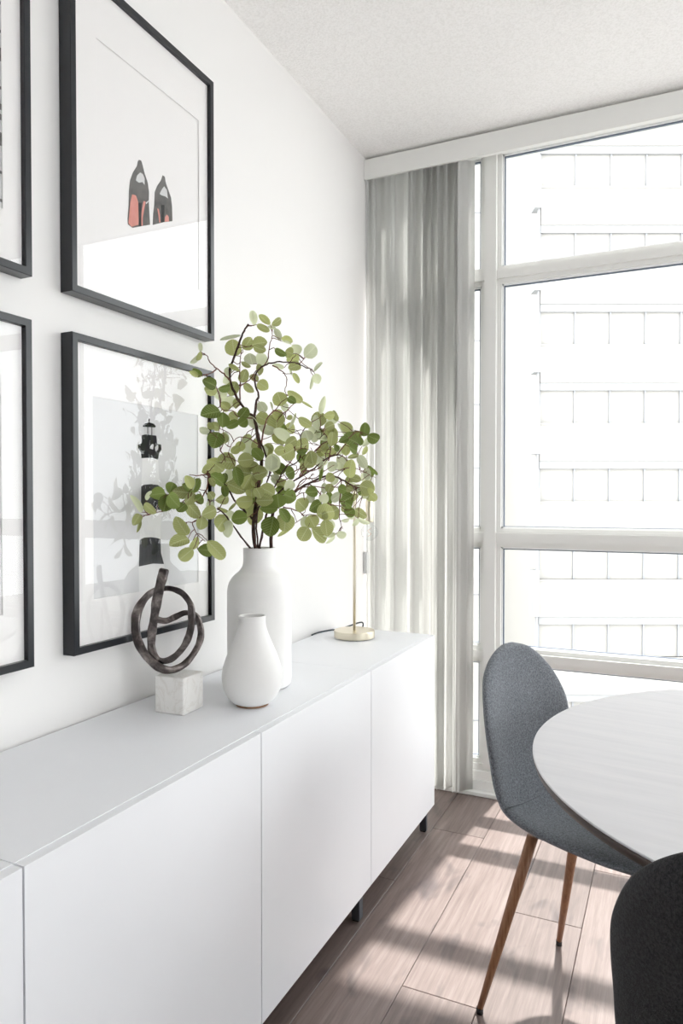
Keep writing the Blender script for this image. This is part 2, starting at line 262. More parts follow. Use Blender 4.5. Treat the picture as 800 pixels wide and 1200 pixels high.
LEAVES=[(193,1648,1717,182,1655,1756,168,20),(238,1656,1717,212,1648,1741,154,10),(206,1639,1717,233,1652,1702,141,10),(166,1624,1689,139,1577,1671,77,20),(128,1651,1642,123,1648,1682,355,10),(161,1640,1656,179,1649,1683,260,10),(200,1625,1661,236,1634,1665,256,10),(217,1604,1651,240,1622,1643,176,10),(163,1687,1622,152,1691,1651,292,17),(177,1692,1622,187,1707,1649,292,17),(184,1598,1612,203,1607,1600,101,10),(136,1608,1611,160,1619,1595,103,10),(105,1668,1600,99,1647,1606,213,20),(100,1667,1581,104,1632,1568,240,20),(162,1630,1564,169,1640,1596,207,7),(164,1640,1562,186,1650,1542,156,10),(194,1663,1568,219,1669,1550,248,12),(190,1671,1571,172,1663,1585,157,10),(208,1649,1582,202,1656,1611,155,10),(87,1551,1634,82,1519,1606,101,18),(130,1490,1623,131,1478,1601,97,10),(91,1545,1635,84,1552,1659,88,20),(117,1513,1565,110,1489,1579,148,2),(123,1491,1561,113,1471,1569,110,10),(164,1510,1535,154,1473,1544,232,0),(162,1518,1529,156,1480,1521,196,10),(152,1534,1533,151,1583,1545,148,2),(140,1612,1526,150,1618,1560,271,10),(214,1703,1730,227,1726,1749,158,10),(228,1662,1715,247,1667,1710,77,20),(206,1736,1728,211,1755,1702,134,20),(234,1720,1692,250,1750,1692,159,10),(249,1703,1681,265,1718,1675,52,20),(256,1649,1649,275,1672,1638,153,5),(255,1751,1655,241,1739,1662,241,10),(256,1780,1656,249,1762,1679,299,17),(290,1754,1645,306,1782,1675,293,17),(264,1769,1655,252,1735,1632,216,10),(275,1759,1625,257,1730,1612,214,10),(245,1719,1612,225,1698,1617,106,20),(287,1693,1590,296,1706,1567,116,10),(311,1772,1605,325,1789,1629,80,20),(318,1764,1597,326,1768,1573,199,20),(311,1765,1593,312,1749,1557,66,20),(234,1769,1621,239,1769,1602,54,20),(99,1653,1532,95,1601,1531,239,17),(128,1648,1503,106,1643,1523,263,17),(137,1640,1495,138,1650,1522,157,10),(133,1615,1490,130,1581,1503,207,10),(150,1548,1476,133,1497,1462,300,0),(162,1541,1433,160,1545,1468,261,0),(189,1582,1462,200,1596,1486,226,5),(171,1606,1455,149,1586,1441,179,5),(206,1591,1458,186,1587,1445,227,5),(187,1625,1471,212,1632,1441,180,20),(202,1641,1472,226,1657,1459,258,10),(208,1647,1511,224,1649,1486,219,20),(210,1649,1444,246,1659,1431,207,17),(113,1547,1449,123,1555,1434,126,10),(121,1588,1436,115,1556,1446,179,10),(136,1522,1424,125,1497,1425,148,20),(144,1549,1422,143,1530,1384,350,0),(147,1574,1394,145,1567,1419,177,10),(118,1635,1403,124,1606,1425,131,20),(150,1631,1463,127,1630,1480,208,10),(160,1654,1417,164,1662,1373,288,20),(162,1644,1401,147,1635,1382,209,10),(154,1631,1392,134,1628,1376,182,10),(240,1612,1352,222,1597,1376,215,0),(215,1670,1366,201,1671,1392,156,20),(217,1606,1353,182,1592,1349,304,10),(246,1704,1505,237,1698,1537,316,10),(307,1629,1513,317,1650,1504,150,0),(306,1712,1513,282,1683,1536,182,10),(287,1743,1519,305,1766,1505,53,10),(241,1746,1499,230,1732,1509,188,20),(241,1661,1489,233,1665,1509,51,20),(241,1684,1436,237,1694,1479,366,12),(249,1702,1470,233,1680,1485,236,10),(227,1684,1432,196,1673,1450,183,18),(277,1691,1410,252,1659,1431,234,15),(280,1672,1463,290,1680,1471,103,10),(252,1729,1443,261,1750,1484,66,20),(270,1680,1393,284,1709,1411,220,10),(297,1681,1383,282,1645,1365,322,10),(290,1640,1380,275,1619,1375,202,10),(292,1775,1404,269,1741,1393,323,14),(337,1681,1378,319,1662,1374,127,0),(282,1797,1413,276,1787,1439,286,20),(334,1711,1445,313,1687,1464,181,10),(322,1784,1451,315,1782,1488,323,10),(331,1758,1437,324,1758,1477,159,17),(332,1770,1485,337,1784,1530,133,20),(347,1760,1479,364,1786,1483,185,10),(343,1860,1474,333,1854,1501,124,10),(309,1841,1459,332,1876,1486,166,20),(341,1780,1446,353,1806,1458,187,10),(365,1768,1394,368,1771,1429,238,10),(288,1828,1423,308,1867,1423,138,20),(300,1832,1447,290,1810,1416,165,20),(332,1809,1407,322,1801,1390,163,10),(299,1807,1443,288,1788,1449,191,17),(326,1722,1380,333,1720,1349,235,10),(292,1821,1383,303,1849,1362,220,17),(415,1885,1429,415,1892,1465,221,5),(429,1878,1431,447,1909,1421,247,2),(379,1953,1406,397,1976,1434,143,20),(409,1875,1402,408,1868,1424,137,0),(396,1886,1409,374,1841,1421,333,5),(399,1810,1420,386,1782,1407,160,0),(368,1900,1451,352,1867,1468,224,10),(355,1904,1429,363,1908,1462,112,20),(342,1916,1438,331,1891,1466,113,20),(421,1820,1381,411,1796,1391,214,0),(357,1884,1375,358,1890,1405,195,10),(340,1898,1381,332,1886,1403,141,20),(387,1768,1379,383,1756,1395,131,0),(378,1849,1365,393,1885,1375,109,10),(397,1886,1375,412,1902,1342,208,20),(392,1926,1379,402,1932,1402,113,10),(326,1887,1371,348,1916,1344,253,18),(379,1864,1309,381,1874,1356,289,10),(327,1832,1368,315,1802,1391,110,10),(60,1348,1214,60,1313,1250,127,17),(77,1323,1210,79,1299,1188,159,8),(74,1326,1199,76,1313,1171,68,10),(110,1299,1236,120,1323,1216,155,8),(83,1337,1244,87,1350,1263,91,20),(94,1394,1261,85,1353,1256,258,0),(132,1355,1258,125,1351,1222,296,2),(144,1345,1258,152,1370,1232,271,1),(79,1427,1261,77,1444,1285,239,4),(110,1470,1263,94,1431,1267,255,10),(146,1432,1272,138,1420,1300,189,10),(129,1455,1266,121,1430,1281,168,0),(103,1491,1264,112,1506,1296,197,5),(120,1467,1268,125,1469,1298,72,20),(125,1471,1262,118,1444,1238,206,10),(116,1453,1238,127,1486,1205,252,10),(122,1438,1234,114,1420,1218,214,2),(129,1469,1240,138,1482,1253,217,2),(149,1467,1206,162,1503,1219,264,9),(145,1476,1203,142,1469,1174,242,10),(136,1427,1158,128,1397,1198,236,10),(128,1440,1148,119,1388,1135,250,9),(112,1481,1142,111,1499,1125,269,10),(141,1442,1123,134,1405,1102,250,9),(101,1514,1116,117,1557,1110,274,6),(161,1475,1141,177,1516,1100,265,9),(147,1625,1347,125,1576,1349,363,12),(121,1581,1343,111,1549,1348,230,10),(165,1503,1336,174,1524,1322,195,10),(130,1554,1330,120,1516,1318,252,9),(156,1495,1310,168,1530,1287,243,6),(170,1542,1315,170,1534,1289,149,2),(135,1614,1330,137,1608,1300,181,20),(162,1486,1301,162,1500,1281,121,10),(189,1635,1316,152,1616,1325,310,12),(181,1570,1332,193,1571,1288,226,6),(140,1594,1290,176,1617,1270,308,12),(204,1617,1313,181,1614,1279,306,13),(204,1621,1310,237,1631,1320,307,10),(201,1629,1304,213,1635,1284,283,7),(218,1668,1310,199,1663,1331,235,20),(255,1628,1324,257,1629,1358,279,20),(188,1641,1289,190,1634,1254,285,13),(235,1587,1276,248,1587,1253,225,13),(232,1610,1278,263,1623,1260,304,9),(215,1604,1243,178,1589,1241,266,8),(229,1596,1242,267,1611,1244,264,7),(200,1633,1235,195,1630,1184,361,7),(183,1653,1231,167,1652,1203,235,10),(205,1593,1199,173,1575,1193,303,5),(276,1630,1223,243,1606,1222,278,0),(149,1526,1244,145,1583,1253,223,10),(167,1546,1253,166,1540,1280,149,6),(160,1502,1247,153,1493,1262,171,10),(117,1560,1242,107,1550,1226,177,20),(184,1572,1238,166,1567,1220,62,10),(139,1596,1201,145,1548,1173,308,10),(127,1612,1197,138,1624,1210,181,15),(153,1584,1191,147,1588,1150,229,18),(258,1637,1201,249,1633,1154,370,0),(142,1547,1227,141,1588,1216,75,10),(255,1632,1320,258,1634,1362,318,17),(268,1673,1315,260,1650,1339,233,0),(289,1648,1313,302,1666,1322,280,0),(225,1680,1313,238,1709,1289,209,16),(243,1684,1301,257,1702,1278,235,10),(289,1691,1296,281,1662,1274,208,15),(285,1648,1260,298,1681,1249,318,0),(242,1673,1275,260,1693,1266,182,5),(282,1625,1224,283,1616,1256,328,2),(283,1626,1222,292,1653,1191,202,2),(283,1657,1210,279,1658,1167,358,10),(264,1728,1173,242,1696,1148,93,10),(322,1713,1170,309,1700,1139,313,11),(298,1781,1165,316,1822,1131,311,13),(358,1747,1191,365,1744,1151,289,13),(298,1736,1200,303,1745,1169,238,17),(314,1734,1202,326,1743,1174,317,14),(300,1742,1219,286,1723,1242,345,11),(339,1759,1240,322,1730,1219,265,3),(337,1743,1268,318,1715,1266,250,3),(349,1741,1238,357,1754,1258,210,15),(339,1733,1205,367,1771,1212,367,11),(333,1815,1208,351,1840,1218,382,11),(310,1718,1334,324,1737,1369,262,12),(270,1685,1375,283,1699,1361,260,10),(288,1774,1259,300,1783,1242,216,20),(372,1907,1258,353,1869,1238,366,6),(376,1839,1240,386,1857,1228,191,1),(358,1858,1265,343,1828,1245,193,16),(354,1794,1290,347,1789,1269,188,13),(322,1815,1294,321,1812,1267,136,20),(356,1733,1331,351,1727,1301,78,2),(333,1782,1355,332,1779,1317,107,20),(337,1858,1332,325,1841,1351,249,20),(349,1867,1329,345,1863,1352,166,20),(365,1788,1316,350,1776,1302,214,10),(339,1865,1312,328,1853,1292,167,17),(386,1930,1303,367,1899,1310,184,10),(406,1874,1287,430,1907,1276,330,10),(417,1890,1280,424,1894,1260,277,10),(427,1905,1261,440,1916,1247,194,12),(418,1915,1341,434,1934,1322,84,4),(407,1927,1304,404,1928,1338,169,20),(397,1856,1219,380,1837,1206,246,5),(381,1898,1217,402,1926,1197,224,10),(386,1910,1190,378,1890,1173,112,15),(413,1850,1193,429,1887,1180,109,15),(378,1787,1278,394,1799,1271,213,5),(359,1875,1285,375,1888,1275,167,10),(367,1905,1283,383,1931,1281,169,17),(403,1899,1250,412,1908,1262,167,17),(339,1853,1147,320,1820,1142,110,15),(355,1824,1150,371,1848,1143,163,17),(333,1859,1143,321,1833,1123,83,17),(345,1785,1180,355,1809,1172,161,20),(345,1737,1200,359,1750,1209,262,10),(373,1820,1187,382,1847,1189,81,20),(170,1668,1423,150,1662,1408,165,13),(193,1686,1380,212,1703,1382,213,10),(176,1665,1406,197,1672,1390,255,10),(211,1702,1403,205,1690,1372,237,10),(160,1657,1304,145,1655,1332,176,13),(171,1673,1225,185,1680,1258,247,3),(213,1719,1314,228,1746,1339,215,13),(178,1689,1381,155,1677,1372,187,3),(168,1644,1337,197,1655,1338,224,10),(170,1652,1288,204,1659,1273,223,13),(244,1712,1398,246,1707,1425,218,10),(229,1704,1439,230,1712,1406,224,10),(223,1719,1316,216,1718,1293,198,3),(278,1772,1314,274,1772,1352,164,10),(229,1747,1430,217,1725,1458,255,3),(227,1745,1424,216,1715,1413,203,10),(229,1749,1451,241,1780,1446,246,10),(266,1816,1373,248,1795,1362,267,3),(284,1824,1463,295,1839,1433,182,3),(318,1877,1400,309,1871,1377,262,10),(338,1896,1423,358,1930,1427,196,13),(309,1882,1447,290,1846,1432,217,10),(323,1854,1467,327,1845,1437,189,10),(305,1871,1440,293,1855,1405,203,3),(351,1925,1425,372,1951,1447,261,3),(327,1845,1458,333,1853,1422,265,10),(299,1861,1390,307,1870,1424,259,17),(303,1825,1370,309,1833,1399,208,13),(282,1830,1350,306,1858,1359,171,17),(311,1873,1214,306,1854,1237,187,13),(350,1921,1245,365,1951,1258,171,10),(312,1839,1227,327,1870,1202,253,10),(358,1897,1227,368,1902,1193,206,17),(375,1930,1283,360,1901,1287,174,17),(313,1865,1270,312,1864,1234,172,3),(367,1945,1276,390,1990,1274,266,3),(381,1975,1287,387,1990,1247,218,13),(368,1972,1294,389,2013,1276,266,10),(344,1917,1289,360,1938,1318,178,10),(360,1919,1219,341,1896,1216,233,10),(373,1966,1326,384,1991,1299,212,17),(382,1976,1350,393,1996,1320,187,3),(129,1635,1289,121,1604,1286,183,10),(121,1627,1283,149,1643,1286,228,17),(162,1646,1307,193,1652,1325,216,17),(129,1679,1301,104,1674,1292,243,10),(164,1655,1328,142,1637,1315,228,17)]
BRANCHES=[(45,[(202,1641,1085),(199,1640,1115),(201,1628,1178),(211,1626,1235),(221,1632,1316),(223,1634,1361),(214,1631,1414),(204,1629,1465),(187,1623,1481),(164,1616,1511),(152,1613,1535),(140,1611,1565),(138,1614,1600),(149,1623,1640),(157,1631,1675),(166,1639,1704),(176,1645,1723)]),(26,[(204,1629,1465),(206,1635,1507),(211,1640,1528),(201,1639,1558),(200,1640,1579),(210,1647,1600),(232,1659,1614),(252,1683,1621),(275,1724,1624),(292,1752,1616),(305,1773,1611)]),(16,[(166,1617,1511),(157,1632,1560),(154,1636,1607),(156,1642,1654)]),(18,[(140,1611,1567),(131,1592,1583),(124,1571,1594),(116,1551,1609),(113,1545,1622),(109,1535,1629)]),(15,[(130,1562,1592),(133,1528,1573),(127,1507,1567)]),(13,[(164,1620,1551),(179,1644,1572),(195,1654,1598),(200,1658,1612)]),(15,[(210,1647,1600),(220,1669,1622),(224,1676,1667),(229,1682,1695),(226,1683,1717)]),(13,[(240,1663,1609),(255,1688,1597),(264,1701,1575),(263,1693,1543),(267,1699,1530)]),(10,[(284,1738,1624),(297,1749,1641)]),(10,[(268,1712,1625),(285,1715,1645)]),(30,[(193,1637,1085),(189,1635,1110),(172,1623,1138),(153,1607,1173),(146,1568,1208),(141,1545,1222)]),(28,[(208,1630,1185),(188,1616,1208),(170,1606,1231),(155,1600,1251),(140,1594,1281),(143,1557,1298),(134,1528,1309),(131,1517,1320)]),(18,[(134,1528,1309),(140,1495,1310),(134,1473,1305),(127,1447,1308)]),(16,[(131,1517,1317),(134,1518,1289),(131,1506,1264),(126,1488,1247),(118,1459,1251),(112,1432,1236),(105,1401,1221),(98,1365,1215),(91,1329,1208)]),(14,[(130,1511,1269),(129,1531,1236),(125,1515,1205),(115,1477,1188),(116,1482,1170),(119,1493,1154),(125,1514,1138)]),(10,[(120,1470,1188),(110,1448,1188)]),(32,[(208,1644,1085),(210,1644,1120),(226,1641,1171),(238,1638,1213),(253,1645,1247),(272,1681,1282),(292,1718,1306),(317,1762,1333),(338,1799,1363),(356,1828,1374),(367,1846,1370)]),(22,[(214,1646,1085),(206,1642,1120),(219,1617,1213),(242,1628,1247),(264,1648,1293),(277,1673,1332),(296,1709,1352),(300,1717,1399),(299,1714,1418),(305,1727,1442),(313,1742,1455)]),(42,[(237,1657,1085),(237,1658,1115),(253,1645,1213),(265,1669,1240),(285,1705,1266),(308,1746,1292),(341,1803,1315),(364,1840,1304),(386,1874,1285)]),(15,[(268,1673,1226),(287,1727,1212),(304,1755,1183),(308,1762,1168)]),(28,[(204,1629,1465),(212,1630,1430),(222,1634,1396),(235,1639,1361),(244,1643,1327),(236,1638,1281),(230,1634,1213)]),(18,[(222,1634,1396),(239,1624,1440),(244,1629,1463),(260,1642,1484),(273,1665,1479),(283,1685,1495),(289,1698,1510)]),(15,[(341,1803,1356),(342,1813,1400),(331,1797,1433),(322,1782,1451)]),(13,[(222,1634,1391),(200,1610,1408),(175,1598,1413),(159,1590,1395),(147,1584,1361)]),(15,[(204,1629,1465),(177,1595,1467),(160,1589,1483),(155,1558,1480),(150,1545,1492)]),(15,[(356,1828,1374),(375,1840,1403),(390,1866,1437),(408,1893,1443)]),(15,[(386,1874,1285),(399,1913,1278),(418,1941,1278)]),(13,[(364,1840,1304),(366,1824,1240),(367,1823,1191),(372,1830,1162)]),(15,[(308,1746,1292),(332,1753,1271),(351,1784,1235),(370,1816,1228)]),(18,[(292,1718,1306),(308,1747,1342),(317,1762,1378),(331,1786,1403),(356,1829,1425)]),(15,[(285,1705,1266),(297,1717,1278),(320,1755,1283),(344,1797,1279),(373,1844,1284)]),(14,[(272,1681,1282),(283,1709,1324),(298,1735,1335),(321,1774,1367)]),(14,[(271,1682,1333),(281,1707,1364),(284,1712,1395)]),(13,[(308,1746,1292),(328,1793,1303),(354,1838,1328),(379,1878,1339),(400,1910,1330),(426,1948,1311)]),(12,[(143,1558,1375),(138,1586,1361),(133,1572,1338),(125,1542,1321)]),(14,[(292,1718,1306),(301,1724,1325),(317,1751,1325),(334,1780,1343),(342,1795,1360)]),(14,[(285,1705,1266),(296,1734,1302),(317,1771,1307),(332,1796,1327),(349,1825,1345)]),(13,[(253,1645,1247),(283,1675,1258),(299,1704,1282),(314,1731,1306),(324,1748,1316)]),(13,[(265,1669,1240),(286,1689,1245),(299,1713,1263),(319,1747,1266)]),(12,[(259,1658,1293),(286,1680,1305),(302,1709,1333),(313,1728,1362)])]
